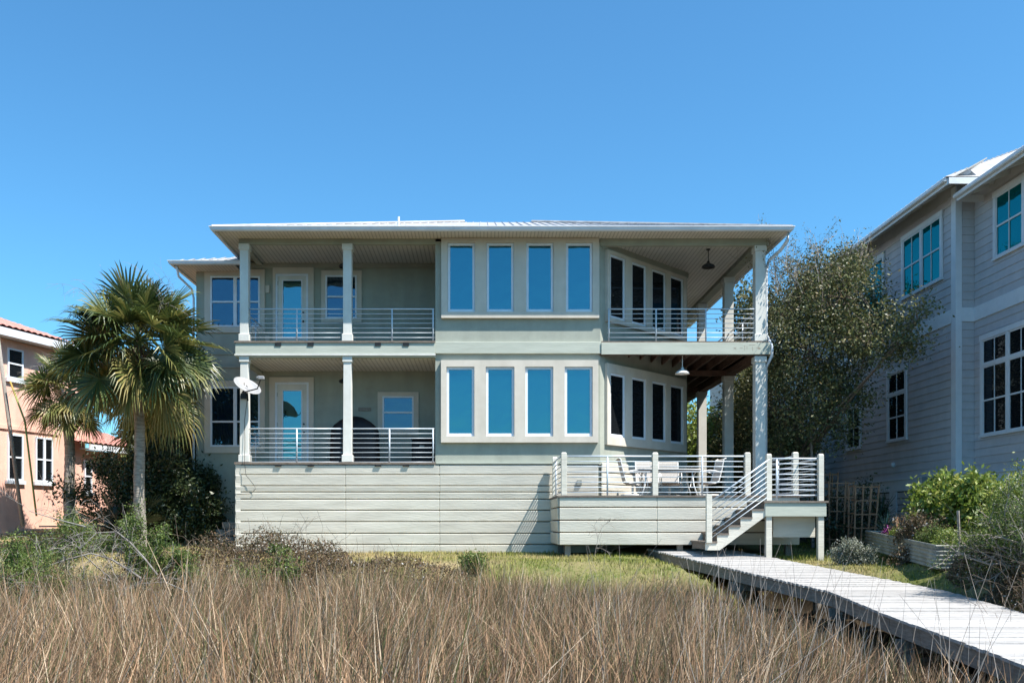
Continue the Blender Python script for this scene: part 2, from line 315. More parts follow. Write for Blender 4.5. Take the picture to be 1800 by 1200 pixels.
# right balcony: joists and fascia
poly = [(3.24,25.94),(7.85,25.94),(7.85,37.0),(6.34,37.0),(6.34,29.28),(3.26,26.0)]
MB().prism(poly, 4.945, Z_UP).build("balcony_edge", m_deck, house)
b = MB(); b.box(3.24, 7.88, 25.90, 25.938, 4.62, 4.944); b.build("fascia_board", m_fascia, house, bevel=.004)
b = MB(); b.box(7.845, 7.88, 25.939, 37.0, 4.62, 4.944); b.build("fascia_board", m_fascia, house)
b = MB(); b.box(3.2, 7.84, 25.9395, 25.99, 4.60, 4.943); b.build("rim_joist", m_joist, house)
for i in range(11):
    x = 3.75+i*.4
    y1 = 37.0 if x > 6.35 else A0.y+(x-A0.x)*(A1.y-A0.y)/(A1.x-A0.x)-.03
    MB().box(x-.02, x+.02, 25.992, y1, 4.72, 4.942).build("joist", m_joist, house)
for y in (29.3, 33.0): MB().box(6.36, 7.84, y-.06, y+.06, 4.56, 4.718).build("beam", m_joist, house)
MB().box(7.5, 7.75, 25.995, 36.9, 4.55, 4.717).build("beam", m_joist, house)
# ceilings, soffits and beams under the roof
MB().box(-6.62,-1.34, 26.15, BY-.003, 7.745, 7.79).build("porch_ceiling", m_ceil, house)
MB().prism([(3.25,26.15),(7.5,26.15),(7.5,37),(6.34,37),(6.34,29.27)], 7.742, 7.79).build("porch_ceiling", m_ceil, house)
b = MB(); b.box(-7.24, 8.22, 25.2, 25.998, 7.824, 7.85); b.build("soffit", m_soffit, house)
b = MB(); b.box(-7.24,-6.75, 25.999, 38, 7.824, 7.85); b.box(7.78, 8.22, 25.999, 38, 7.824, 7.85); b.build("soffit", m_soffit, house)
b = MB(); b.box(-6.76,-1.33, 25.999, 26.149, 7.68, 7.823); b.build("beam", m_wall, house)
b = MB(); b.box(-6.76,-6.60, 26.15, BY-.003, 7.68, 7.823); b.build("beam", m_wall, house)
b = MB(); b.box(3.22, 7.86, 25.97, 26.149, 7.64, 7.823); b.build("beam", m_wall, house)
b = MB(); b.box(7.52, 7.76, 26.15, 37, 7.64, 7.822); b.build("beam", m_wall, house)
b = MB(); b.box(-6.76,-6.60, 26.14, BY-.003, 4.44, 4.549); b.build("beam", m_wall, house)
# beaded joints of the soffit show as seams every 3.6 m
# gutter: K profile along front and sides
def gutter(p0, p1, n, parent, z0=7.79, z1=7.905, w=.13):
    d = (Vector(p1)-Vector(p0)).normalized(); n = Vector(n)
    prof = [(0,z0),(w*.55,z0),(w*.8,z0+.035),(w*.82,z0+.07),(w,z1-.02),(w,z1),(w*.9,z1),(w*.9,z1-.03),(0,z1-.03)]
    vs = []
    for P in (p0, p1):
        sg = -1 if P is p0 else 1
        for dd, z in prof: vs.append((P[0]+n.x*dd+d.x*sg*dd, P[1]+n.y*dd+d.y*sg*dd, z))
    k = len(prof); fs = [(i,(i+1)%k,k+(i+1)%k,k+i) for i in range(k)]+[tuple(range(k))[::-1], tuple(range(k,2*k))]
    return MB().add(vs, fs).build("gutter", m_gutter, parent)
gutter((-7.2,25.24), (8.18,25.24), (0,-1), house)
gutter((8.18,25.24), (8.18,37.6), (1,0), house); gutter((-7.2,37.6), (-7.2,25.24), (-1,0), house)
# hip roof
def hip(x0, x1, y0, y1, z, k, name, parent, mat, ribs=.237, rr=.016):
    h = (y1-y0)/2 if (y1-y0) < (x1-x0) else (x1-x0)/2
    zt = z+k*h
    if y1-y0 < x1-x0: ra, rb = (x0+h,(y0+y1)/2,zt), (x1-h,(y0+y1)/2,zt)
    else: ra, rb = ((x0+x1)/2,y0+h,zt), ((x0+x1)/2,y1-h,zt)
    vs = [(x0,y0,z),(x1,y0,z),(x1,y1,z),(x0,y1,z),ra,rb]
    if y1-y0 < x1-x0: fs = [(0,1,5,4),(1,2,5),(2,3,4,5),(3,0,4),(3,2,1,0)]
    else: fs = [(0,1,4),(1,2,5,4),(2,3,5),(3,0,4,5),(3,2,1,0)]
    o = MB().add(vs, fs).build(name, mat, parent)
    b = MB(); n = int((x1-x0)/ribs)
    for i in range(1, n):
        x = x0+i*(x1-x0)/n; run = min(h, x-x0, x1-x)
        if run < .1: continue
        b.add([(x-rr,y0+.01,z+.004),(x+rr,y0+.01,z+.004),(x,y0+.01,z+.034),(x-rr,y0+run,z+k*run),(x+rr,y0+run,z+k*run),(x,y0+run,z+k*run+.03)],
              [(0,1,2),(0,2,5,3),(1,4,5,2),(0,3,4,1)])
    n = int((y1-y0)/ribs)
    for sx in (0,1):
        for i in range(1, n):
            y = y0+i*(y1-y0)/n; run = min(h, y-y0, y1-y); X0 = x0 if sx == 0 else x1; dx = 1 if sx == 0 else -1
            b.add([(X0,y-rr,z+.004),(X0,y+rr,z+.004),(X0,y,z+.034),(X0+dx*run,y-rr,z+k*run),(X0+dx*run,y+rr,z+k*run),(X0+dx*run,y,z+k*run+.03)],
              [(0,1,2),(0,2,5,3),(1,4,5,2),(0,3,4,1)])
    rb_ = b.build("roof_rib", mat, o); tag(rb_, kind="stuff")
    c = MB()
    for A, B in (((x0,y0,z),ra),((x1,y0,z),rb if y1-y0 < x1-x0 else ra)): c.tube([Vector(A)+Vector((0,0,.02)), Vector(B)+Vector((0,0,.03))], .045, 6)
    c.build("hip_cap", mat, o)
    return o
rf = hip(-7.27, 8.25, 25.17, 38.4, 7.885, .338, "roof", house, m_roof)
vp = MB(); vp.tube([(-2.38,26.4,8.2),(-2.38,26.4,8.56)], .032, 8); vp.tube([(-2.38,26.4,8.2),(-2.38,26.4,8.33)], .06, 8, .034); vp.build("vent_pipe", m_white, rf)
# wing roof on the left
MB().box(-9.05,-7.25, 27.38, 38, 7.50, 7.53).build("soffit", m_soffit, house)
gutter((-9.02,27.36),(-6.95,27.36),(0,-1),house,7.47,7.58); gutter((-9.02,37.2),(-9.02,27.36),(-1,0),house,7.47,7.58)
b = MB(); b.add([(-9.08,27.3,7.57),(-6.9,27.3,7.57),(-6.9,33,9.5),(-7.0,29.45,8.32),(-9.08,38,7.57),(-6.9,38,8.3)], [(0,1,2,3),(0,3,2,5,4)])
wr = b.build("wing_roof", m_roof, house)
b = MB()
for i in range(8):
    x = -8.8+i*.24; run = min(x+9.08, 2.1)
    b.tube([(x,27.31,7.59),(x,27.31+run,7.59+.345*run)], .018, 4)
for i in range(9):
    y = 27.6+i*.24; b.tube([(-9.06,y,7.59),(-9.06+min(y-27.3,2.1),y,7.59+.345*min(y-27.3,2.1))], .018, 4)
tag(b.build("roof_rib", m_roof, wr), kind="stuff")
b = MB(); b.add([(-7.25,27.5,7.6),(-6.8,27.5,7.6),(-6.8,28.6,7.86),(-7.25,28.6,7.86)], [(0,1,2,3)]); 
# --- columns
def column(x, y, z0, z1, w, lowertaper=0):
    b = MB(); h = w/2; hb = h*(1+lowertaper)
    b.hexa([(x-hb,y-hb,z0),(x+hb,y-hb,z0),(x+hb,y+hb,z0),(x-hb,y+hb,z0)], [(x-h,y-h,z1),(x+h,y-h,z1),(x+h,y+h,z1),(x-h,y+h,z1)])
    c = b.build("column", m_col, house, bevel=.006)
    k = h+.028
    MB().box(x-k,x+k,y-k,y+k,z1-.17,z1-.005).build("capital", m_col, c, bevel=.008)
    k = hb+.03
    MB().box(x-k,x+k,y-k,y+k,z0+.004,z0+.20).build("base", m_col, c, bevel=.008)
    return c
for x in (-6.60,-3.755): column(x, 26.07, Z_UP, 7.68, .235)
for x in (-6.60,-3.755): column(x, 26.07, Z_LO, 4.59, .215, .12)
for y in (26.12, 29.45, 33.0, 36.4):
    column(7.64, y, Z_UP, 7.64, .28); column(7.64, y, .675, 4.59, .28)
# --- windows
def casement(F, u0, u1, z0, z1, gm, d=.03, fw=.065, parent=None, sill=False, wm=None):
    b = MB(); wm = wm or m_white
    for a in ((u0,u1,z0,z0+fw*1.15),(u0,u1,z1-fw,z1),(u0,u0+fw,z0+fw*1.15,z1-fw),(u1-fw,u1,z0+fw*1.15,z1-fw)):
        b.wbox(F, a[0], a[1], .004, d+.03, a[2], a[3])
    o = b.build("window", wm, parent, bevel=.004)
    MB().wbox(F, u0+fw-.004, u1-fw+.004, .005, d, z0+fw, z1-fw+.004).build("pane", gm, o)
    return o
def doublehung(F, u0, u1, z0, z1, gm, parent, zm=None, d=.03, fw=.05, mutt=0, wm=None, mw=.02):
    wm = wm or m_white; zm = zm or (z0+z1)/2
    b = MB()
    for a in ((u0,u1,z0,z0+fw),(u0,u1,z1-fw,z1),(u0,u0+fw,z0+fw,z1-fw),(u1-fw,u1,z0+fw,z1-fw)): b.wbox(F, a[0], a[1], .004, d+.03, a[2], a[3])
    o = b.build("window", wm, parent)
    MB().wbox(F, u0+fw, u1-fw, .006, d+.022, zm-.025, zm+.025).build("meeting_rail", wm, o)
    MB().wbox(F, u0+fw-.004, u1-fw+.004, .005, d, zm+.024, z1-fw+.004).build("pane", gm, o)
    MB().wbox(F, u0+fw-.004, u1-fw+.004, .005, d-.012, z0+fw-.004, zm-.024).build("pane", gm, o)
    for k in range(mutt):
        u = u0+(k+1)*(u1-u0)/(mutt+1)
        for za, zb in ((z0+fw,zm-.025),(zm+.025,z1-fw)): MB().wbox(F, u-mw/2, u+mw/2, .006, d+.012, za, zb).build("muntin", wm, o)
    return o
def panel(F, us, zA, zB, zw0, zw1, t, name="window_surround"):
    """thick stucco surround with openings; us = [u0, (a,b), (a,b) ..., u1]"""
    b = MB(); u0, u1 = us[0], us[-1]
    b.wbox(F, u0, u1, .002, t, zw1, zB); b.wbox(F, u0, u1, .002, t, zA, zw0)
    edges = [u0]+[v for h in us[1:-1] for v in h]+[u1]
    for i in range(0, len(edges), 2): b.wbox(F, edges[i], edges[i+1], .002, t, zw0, zw1)
    return b.build(name, m_trim, house)
ups = [(787,835),(855,903),(924.5,972.5),(994,1041)]; los = [(785,834),(854,904),(923,972),(992,1041)]
panel(FF, [HX(776)]+[(HX(a),HX(c)) for a,c in ups]+[HX(1052.5)], 5.62, 7.815, HZ(549.5), HZ(428.5), .12)
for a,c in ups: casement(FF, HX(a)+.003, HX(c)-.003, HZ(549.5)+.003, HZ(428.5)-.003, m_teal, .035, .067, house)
panel(FF, [HX(775.5)]+[(HX(a),HX(c)) for a,c in los]+[HX(1051)], 2.20, 4.46, HZ(767), HZ(645.5), .12)
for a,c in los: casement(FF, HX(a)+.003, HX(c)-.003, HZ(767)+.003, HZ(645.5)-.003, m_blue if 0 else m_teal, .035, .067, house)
aw = [(1068.5,1095),(1106.5,1132),(1142,1166.5),(1174.5,1197.5)]
aw = [(a_u(a), a_u(c)) for a,c in aw]
panel(AF, [a_u(1063.5)]+aw+[a_u(1202.5)], 5.58, 7.57, 5.70, 7.47, .09)
for a,c in aw: casement(AF, a+.004, c-.004, 5.703, 7.467, m_black, .03, .06, house)
panel(AF, [a_u(1063)]+aw+[a_u(1202)], 2.16, 4.42, 2.40, 4.17, .09)
for a,c in aw: casement(AF, a+.004, c-.004, 2.403, 4.167, m_black, .03, .06, house)
BX = lambda px: WX(px, BY); BZ = lambda py: WZ(py, BY)
# wing windows (pairs)
for (za, zb, zm, zt0, zt1, gm) in ((BZ(575),BZ(486),BZ(531),BZ(585),BZ(474),m_blue),(BZ(785),BZ(680),BZ(741),BZ(796),BZ(669),m_blue)):
    us = (BX(370.5),BX(457.5))
    b = MB(); b.wbox(BF, BX(360), us[0]-.003, .003, .05, zt0, zt1); b.wbox(BF, us[1]+.003, BX(466), .003, .05, zt0, zt1)
    b.wbox(BF, us[0]-.003, us[1]+.003, .003, .05, zb+.003, zt1); b.wbox(BF, us[0]-.003, us[1]+.003, .003, .05, zt0, za-.003)
    b.build("window_surround", m_trim, house)
    um = (us[0]+us[1])/2
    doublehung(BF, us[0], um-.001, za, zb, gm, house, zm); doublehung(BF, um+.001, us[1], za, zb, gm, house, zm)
b = MB(); b.wbox(BF, BX(467), BX(474), .004, .045, BZ(502), BZ(515)); b.wbox(BF, BX(467), BX(474), .003, .044, BZ(603)+.02, BZ(590)); b.build("trim_strip", m_trim, house)
# porch windows
def porch_window(t, g_, gm, zm):
    b = MB(); u0,u1,z0,z1 = BX(t[0]),BX(t[1]),BZ(t[3]),BZ(t[2]); a0,a1,c0,c1 = BX(g_[0])-.06,BX(g_[1])+.06,BZ(g_[3])-.06,BZ(g_[2])+.06
    b.wbox(BF,u0,a0-.003,.003,.05,z0,z1); b.wbox(BF,a1+.003,u1,.003,.05,z0,z1); b.wbox(BF,a0-.003,a1+.003,.003,.05,c1+.003,z1); b.wbox(BF,a0-.003,a1+.003,.003,.05,z0,c0-.003)
    b.build("window_surround", m_trim, house); return doublehung(BF,a0,a1,c0,c1,gm,house,zm)
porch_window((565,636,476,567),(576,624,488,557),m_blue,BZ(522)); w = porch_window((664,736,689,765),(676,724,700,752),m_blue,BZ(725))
# doors
def door(t0, t1, top, f0, f1, ftop, g0, g1, gtop, gbot, floor):
    b = MB(); u0,u1,zt = BX(t0),BX(t1),BZ(top); a,c,ft = BX(f0),BX(f1),BZ(ftop)
    b.wbox(BF,u0,a-.003,.003,.055,floor,zt); b.wbox(BF,c+.003,u1,.003,.055,floor,zt); b.wbox(BF,a-.003,c+.003,.003,.055,ft+.003,zt)
    b.build("door_surround", m_trim, house)
    b = MB(); b.wbox(BF,a,a+.06,.004,.05,floor,ft); b.wbox(BF,c-.06,c,.004,.05,floor,ft); b.wbox(BF,a+.06,c-.06,.004,.05,ft-.06,ft); b.build("door_frame", m_white, house)
    gl,gr,gt,gb = BX(g0),BX(g1),BZ(gtop),max(BZ(gbot),floor+.2)
    b = MB(); la,lc = a+.063,c-.063
    b.wbox(BF,la,gl,.004,.03,floor+.01,ft-.063); b.wbox(BF,gr,lc,.004,.03,floor+.01,ft-.063); b.wbox(BF,gl,gr,.004,.03,gt,ft-.063); b.wbox(BF,gl,gr,.004,.03,floor+.01,gb)
    d = b.build("door", m_col, house)
    b = MB(); s = .03
    b.wbox(BF,gl-s,gl,.03,.042,gb-s,gt+s); b.wbox(BF,gr,gr+s,.03,.042,gb-s,gt+s); b.wbox(BF,gl,gr,.03,.042,gt,gt+s); b.wbox(BF,gl,gr,.03,.042,gb-s,gb); b.build("glazing_bead", m_white, d)
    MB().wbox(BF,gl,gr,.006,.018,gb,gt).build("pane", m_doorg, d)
    for z, r in ((floor+1.02,.03),(floor+1.28,.026)):
        x = lc-.08; A = Matrix(((1,0,0),(0,0,-1),(0,1,0))); MB().lathe((x,BY-.03,z),[(0,0),(r,0),(r,.03),(r*.7,.06),(0,.062)],10,A).build("handle" if r == .03 else "lock", m_dark, d)
    for z in (floor+.25, floor+1.2, floor+2.1): MB().wbox(BF,la-.02,la+.005,.03,.04,z,z+.12).build("hinge", m_dark, d)
door(480,552,471,485,542,482,498,530,494,594,Z_UP)
door(474,552,663,484,543,672,498,530,687,806,Z_LO)
# --- siding boards on the skirt (each its own plank)
def sidings(F, edges, ys, t, lean=.022, seams=(), mat=m_board, zz=None):
    zs = zz or [HZ(y) for y in ys]
    for i in range(len(zs)-1):
        zt, zb = zs[i], zs[i+1]
        ss = [edges[0]]+[s+random.uniform(-.004,.004) for s in seams]+[edges[1]]
        for a, c in zip(ss[:-1], ss[1:]):
            if random.random() < .12 and c-a > 2: pass
            b = MB(); (ox,oy),(ux,uy),(nx_,ny_) = F; j = random.uniform(0,.003)
            P = lambda u,d,z: (ox+ux*u+nx_*d, oy+uy*u+ny_*d, z)
            g0 = .024
            b.hexa([P(a+.0015,t+j,zb+g0),P(c-.0015,t+j,zb+g0),P(c-.0015,.0,zb+g0),P(a+.0015,.0,zb+g0)],
                   [P(a+.0015,t+lean+j,zt-.006),P(c-.0015,t+lean+j,zt-.006),P(c-.0015,.0,zt-.006),P(a+.0015,.0,zt-.006)])
            b.build("siding_board", mat, house, bevel=.012)
ysk = [817,834.5,854,865,877.5,897,917,937.5,957,976]
SF = ((0,26.08),(1,0),(0,-1))
sidings(SF, (-6.83, 3.16), ysk, .12, seams=(HX(608),HX(773)))
MB().wbox(SF, -1.3, 3.19, .02, .16, HZ(815), HZ(812)).build("water_table", m_fascia, house)
MB().box(-6.84,-6.70, 25.955, 28.19, -1.1, 1.60).build("skirt_side", m_board, house)
SA = ((A0.x,A0.y),(au.x,au.y),(au.y,-au.x))
sidings(SA, (.03, AL), None, .03, zz=[1.66,1.37,1.05,.86,.68,.35,.03,-.3,-.62,-.95], mat=m_board)
# scuppers under balcony edges
for px in (490,547,665,714):
    for z in (4.90,): MB().box(HX(px)-.085,HX(px)+.085,25.895,25.93,z-.05,z+.035).build("drain_spout", m_dark, house)
    MB().box(HX(px)-.085,HX(px)+.085,25.90,25.935,1.545,1.60).build("drain_spout", m_dark, house)
m_rust = M("faded_rust_mark", (.30,.25,.19), (.36,.33,.27), 30, .8)
b = MB(); FR = ((0,25.90),(1,0),(0,-1)); rx = lambda px: WX(px,25.9); rz = lambda py: WZ(py,25.9)
for px,py,w_,h_,a in ((1292,612,.10,.012,.7),(1292,612,.10,.012,-.7),(1303,611,.09,.012,0),(1309,611,.012,.13,0),(1313,611,.012,.08,0),(1323,613,.012,.13,.1),(1322,606,.16,.012,.05),(1331,611,.06,.012,.4),(1334,612,.06,.05,0)):
    c, s_ = math.cos(a), math.sin(a); q = [(rx(px)+u*c-v*s_, 25.8985, rz(py)+u*s_+v*c) for u,v in ((-w_/2,-h_/2),(w_/2,-h_/2),(w_/2,h_/2),(-w_/2,h_/2))]
    b.add(q, [(0,1,2,3)])
tag(b.build("rust_mark", m_rust, house), kind="stuff")
# --- railings
def railing(parent, p0, p1, z, h=.90, posts=(), n=6, r=.010, top=.019, tt=.022, name="railing", mat=None, shift=.0, post_r=.022, gap=None, curve=0):
    mat = mat or m_rail; p0 = Vector(p0); p1 = Vector(p1); L_ = (p1-p0); sag = Vector((random.uniform(-1,1)*.002,0))
    P = lambda t, zz: (p0.x+L_.x*t, p0.y+L_.y*t, zz)
    o = MB().tube([P(0,z+h),P(.5,z+h+.001),P(1,z+h)], top, 8).build(name, mat, parent, smooth=True)
    gp = gap or h/(n+1)
    for k in range(n):
        zz = z+h-gp*(k+1); MB().tube([P(0,zz),P(.33,zz+random.uniform(-.003,.003)),P(.66,zz+random.uniform(-.003,.003)),P(1,zz)], r, 6).build("rail", mat, o, smooth=True)
    for t in posts:
        MB().tube([P(t,z+.002),P(t,z+h-.01)], post_r, 8).build("post", mat, o, smooth=True)
    return o
zr = Z_UP; hr = .90
xl, xm, xe = -6.49,-3.87,-1.36
def tp(a, c, px): return (HX(px)-a)/(c-a)
for z0 in (Z_UP, Z_LO):
    n = 6 if z0 == Z_UP else 7; gp = .131
    railing(house,(xl,26.02),(xm,26.02),z0,hr if z0==Z_UP else .925,[tp(xl,xm,521.5)],n,gap=gp)
    railing(house,(-3.64,26.02),(xe,26.02),z0,hr if z0==Z_UP else .925,[tp(-3.64,xe,689 if z0==Z_UP else 684.5),.985],n,gap=gp)
    railing(house,(-6.66,26.2),(-6.66,28.15),z0,.88,[.33,.68],n,gap=gp)
railing(house,(3.42,26.02),(7.5,26.02),Z_UP,hr,[.01,tp(3.42,7.5,1153.5),tp(3.42,7.5,1241)],6,gap=.131)
railing(house,(7.64,26.3),(7.64,29.3),Z_UP,.9,[.5],6,gap=.131); railing(house,(7.64,29.6),(7.64,32.9),Z_UP,.9,[.5],6,gap=.131); railing(house,(7.64,33.2),(7.64,36.2),Z_UP,.9,[.5],6,gap=.131)
# downspout at the right corner
b = MB(); b.tube([(8.2,25.35,7.78),(8.2,25.4,7.6),(8.1,25.7,7.42),(7.9,26.06,7.25),(7.845,26.15,7.0),(7.845,26.15,5.2),(7.93,26.08,5.0),(7.95,25.98,4.85),(7.95,25.98,4.6),(7.84,26.15,4.3),(7.835,26.17,.7)], .045, 8)
b.build("downspout", m_white, house, smooth=True)
b = MB(); b.tube([(-8.95,27.45,7.47),(-8.93,27.6,7.2),(-8.7,28.1,6.95),(-8.66,28.14,6.7),(-8.66,28.14,-.45)], .035, 8); b.build("downspout", m_white, house, smooth=True)
MB().wbox(SF, HX(1018)-.06,HX(1018)+.06,.13,.19,WZ(852,25.9),WZ(843,25.9)).build("outlet_box", m_galv, house)
MB().lathe((HX(514.5),25.93,HZ(969)),[(0,0),(.05,0),(.05,.06),(.03,.1),(0,.1)],10,Matrix(((1,0,0),(0,0,-1),(0,1,0)))).build("drain_pipe", m_dark, house)
MB().wbox(BF, WX(630,BY), WX(652,BY), .003, .03, WZ(722,BY), WZ(716,BY)).build("hose_hook", m_woodx, house)

# ------------------------------------------------------------------ hanging lamps
def lamp(x, y, ztop, zshade, r, mat, label, bulb=False):
    t = thing("pendant_lamp", (x,y,ztop), label, "lamp", "barn style pendant lamps over the porches")
    b = MB(); b.lathe((x,y,ztop-.03),[(0,.03),(.06,.03),(.06,0),(.012,-.02),(0,-.02)],12); b.tube([(x,y,ztop-.03),(x,y,zshade+.1)],.012,6); b.build("stem", mat, t, smooth=False)
    b = MB(); b.lathe((x,y,zshade),[(0,.14),(.035,.14),(.04,.09),(.07,.07),(.13,.045),(.18,.005),(r,-.03),(r,-.045),(.17,-.02),(.11,.03),(0,.05)],20); b.build("shade", mat, t, smooth=True)
    if bulb: MB().lathe((x,y,zshade-.07),[(0,0),(.03,.01),(.045,.05),(.03,.1),(0,.1)],12).build("bulb", m_white, t, smooth=True)
lamp(6.37,26.7,7.742,7.26,.19,m_dark,"black barn lamp hanging under the upper right balcony ceiling")
lamp(5.53,26.2,4.72,4.17,.20,m_frame,"white barn lamp hanging above the patio with a bare bulb",True)
lamp(WX(606,27),27.0,7.742,7.34,.15,m_dark,"dark lamp half hidden behind the middle column of the upper left balcony")
lamp(WX(606,27),27.0,4.52,4.05,.15,m_dark,"dark lamp half hidden behind the middle column of the lower left porch")

# ------------------------------------------------------------------ patio deck
deck = thing("patio_deck", (4.9,24.6,-.87), "raised patio deck clad in pale sage boards with a steel rail", "deck")
DZ = .675; DY = 23.4
dx0, dx1 = 1.88, 7.84
DF = ((0,DY),(1,0),(0,-1))
zsd = [.625]+[WZ(y,DY) for y in (892,914.5,936,958.5)]
def dboards(F, u0, u1, zs, seams, t=.03, lean=.016, parent=deck):
    (ox,oy),(ux,uy),(nx_,ny_) = F; P = lambda u,d,z: (ox+ux*u+nx_*d, oy+uy*u+ny_*d, z)
    for i in range(len(zs)-1):
        ss = [u0]+list(seams)+[u1]
        for a, c in zip(ss[:-1], ss[1:]):
            j = random.uniform(0,.004); b = MB(); zt, zb = zs[i]-.006, zs[i+1]+.022
            b.hexa([P(a,t+j,zb),P(c-.003,t+j,zb),P(c-.003,.0,zb),P(a,.0,zb)],[P(a,t+lean+j,zt),P(c-.003,t+lean+j,zt),P(c-.003,.0,zt),P(a,.0,zt)])
            b.build("siding_board", m_board, parent, bevel=.012)
dboards(DF, dx0, dx1, zsd, (WX(1154.5,DY),))
dboards(((dx0,0),(0,1),(-1,0)), DY+.002, 25.93, zsd, ())
MB().box(dx0+.03,dx1-.03,DY+.03,25.9,-.55,.60).build("deck_frame", m_joist, deck)
MB().box(dx0+.03,dx1-.03,26.6,29.2,.40,.60).build("deck_frame", m_joist, deck)
def plank(name, x0,x1,y0,y1,z0,z1,mat,parent): return MB().box(x0,x1,y0,y1,z0,z1).build(name, mat, parent)
y = DY-.07
while y < 25.85: plank("deck_board", dx0-.05,dx1+.03,y,y+.138,.628,DZ+random.uniform(-.002,.002),m_deck,deck); y += .145
while y < 33:
    x0 = 3.3+max(0,(y-26.0))*.942+.12 if y > 25.9 else dx0
    plank("deck_board", min(x0,6.4) if y<29.3 else 6.4,dx1+.03,y,y+.138,.628,DZ,m_deck,deck); y += .145
for x, y in ((dx0+.22,DY+.15),(4.9,DY+.15),(7.6,DY+.15),(dx0+.22,25.7),(7.6,25.7),(7.6,28.8)):
    MB().box(x-.07,x+.07,y-.07,y+.07,float(gz(x,y))-.1,-.02 if y>26 else .0).build("post", m_woodx, deck)
def rpost(x, y, z0, z1, w=.135, parent=deck):
    b = MB(); h = w/2; b.box(x-h,x+h,y-h,y+h,z0,z1-.03)
    k = h*.7; b.hexa([(x-h,y-h,z1-.03),(x+h,y-h,z1-.03),(x+h,y+h,z1-.03),(x-h,y+h,z1-.03)],[(x-k,y-k,z1),(x+k,y-k,z1),(x+k,y+k,z1),(x-k,y+k,z1)])
    return b.build("rail_post", m_board, parent, bevel=.004)
py_ = DY+.0
xp = [WX(991.5,DY), WX(1152,DY), WX(1314.5,DY)]
for x in xp: rpost(x, DY+.05, DZ, WZ(794.5,DY))
rpost(1.95, 25.75, DZ, 1.79); rpost(WX(1395,23.5)+.02, DY+.05, DZ-.02, WZ(794,DY))
zt = WZ(801.5,DY)-DZ
railing(deck,(xp[0]+.07,DY+.03),(xp[1]-.07,DY+.03),DZ,zt,[.475],7,r=.0125,gap=.128,top=.022)
railing(deck,(xp[1]+.07,DY+.03),(xp[2]-.07,DY+.03),DZ,zt,[.51],7,r=.0125,gap=.128,top=.022)
railing(deck,(1.93,DY+.12),(1.93,25.7),DZ,zt,[.75],7,r=.016,gap=.128,top=.024)
railing(deck,(7.78,DY+.2),(7.70,25.9),DZ,zt,[.5],7,r=.016,gap=.128,top=.024)
# landing
LY = 21.9; LZ = .505; lx0, lx1 = 6.54, 7.93
b = MB(); b.box(lx0, lx1+.03, LY-.03, LY, LZ-.36, LZ-.045); b.build("fascia_board", m_fascia, deck, bevel=.004)
MB().box(lx1, lx1+.03, LY+.001, DY-.03, LZ-.36, LZ-.045).build("fascia_board", m_fascia, deck)
MB().box(lx0+.3, lx1-.1, LY+.35, LY+.4, LZ-.85, LZ-.361).build("skirt_board", m_board, deck)
y = LY-.06; 
while y < DY-.1: plank("deck_board", lx0-.03,lx1+.07,y,y+.14,LZ-.044,LZ+random.uniform(-.002,.002),m_deck,deck); y += .146
for x in (lx0+.10, lx1-.08): MB().box(x-.065,x+.065,LY+.005,LY+.13,float(gz(x,LY))-.1,LZ-.05).build("post", m_board, deck)
for x in (lx0+.10, lx1-.08): rpost(x, LY+.05, LZ, WZ(797,LY), .12)
hl = WZ(805.5,LY)-LZ
railing(deck,(lx0+.16,LY+.05),(lx1-.14,LY+.05),LZ,hl,[.12],7,r=.0125,gap=.121,top=.022)
railing(deck,(lx1-.08,LY+.12),(lx1-.08,DY),LZ,hl,[],7,r=.012,gap=.121,top=.022)
# ------------------------------------------------------------------ stairs
st = thing("staircase", (5.9,22.6,-.66), "short wooden flight of steps leading from boardwalk up to the patio deck", "stairs")
zt_ = [.317,.129,-.059,-.247,-.435]; run = .272; X1 = 6.52
for k, z in enumerate(zt_):
    xa = X1-run*(k+1)
    plank("tread", xa-.03,xa+run+.0,LY-.02,DY-.04,z-.04,z,m_deck,st)
    plank("riser", xa,xa+.025,LY+.04,DY-.06,z-.188,z-.041,m_deck,st)
plank("riser", X1-.001,X1+.02,LY+.04,DY-.06,.32,LZ-.046,m_deck,st)
xa = X1-run*5
for y in (LY-.0, DY-.11):
    # saw-tooth stringer
    pts = [(X1+.02,LZ-.05)]; z = LZ
    for k, zz in enumerate(zt_):
        xk = X1-run*k; pts += [(xk,zz-.042),(xk-run,zz-.042)]
    pts += [(xa,-.64),(xa+.33,-.64),(X1+.02,.135)]
    n = len(pts); b = MB(); b.add([(p[0],y,p[1]) for p in pts]+[(p[0],y+.045,p[1]) for p in pts],
        [tuple(range(n)),tuple(range(2*n-1,n-1,-1))]+[(i,n+i,n+(i+1)%n,(i+1)%n) for i in range(n)])
    b.build("stringer", m_board, st)
b = MB(); b.box(WX(1245,LY)-.065,WX(1245,LY)+.065,LY-.10,LY-.001,-.47,.66); b.build("newel_post", m_board, st, bevel=.005)
nx_ = WX(1245,LY)+.07
for k in range(8):
    dz = -.121*k
    a = Vector((nx_, LY-.04, .50+dz)); c = Vector((lx0+.1, LY+.0, LZ+hl-.02+dz))
    if k == 0: hrail = MB().tube([a,(a+c)/2,c],.019,8).build("handrail", m_rail, st, smooth=True)
    else: MB().tube([a,(a+c)/2,c],.0095,6).build("rail", m_rail, hrail, smooth=True)
for x in (5.78,6.1): MB().tube([(x,LY+.04,-.1),(x,LY+.04,.5)],.012,6)

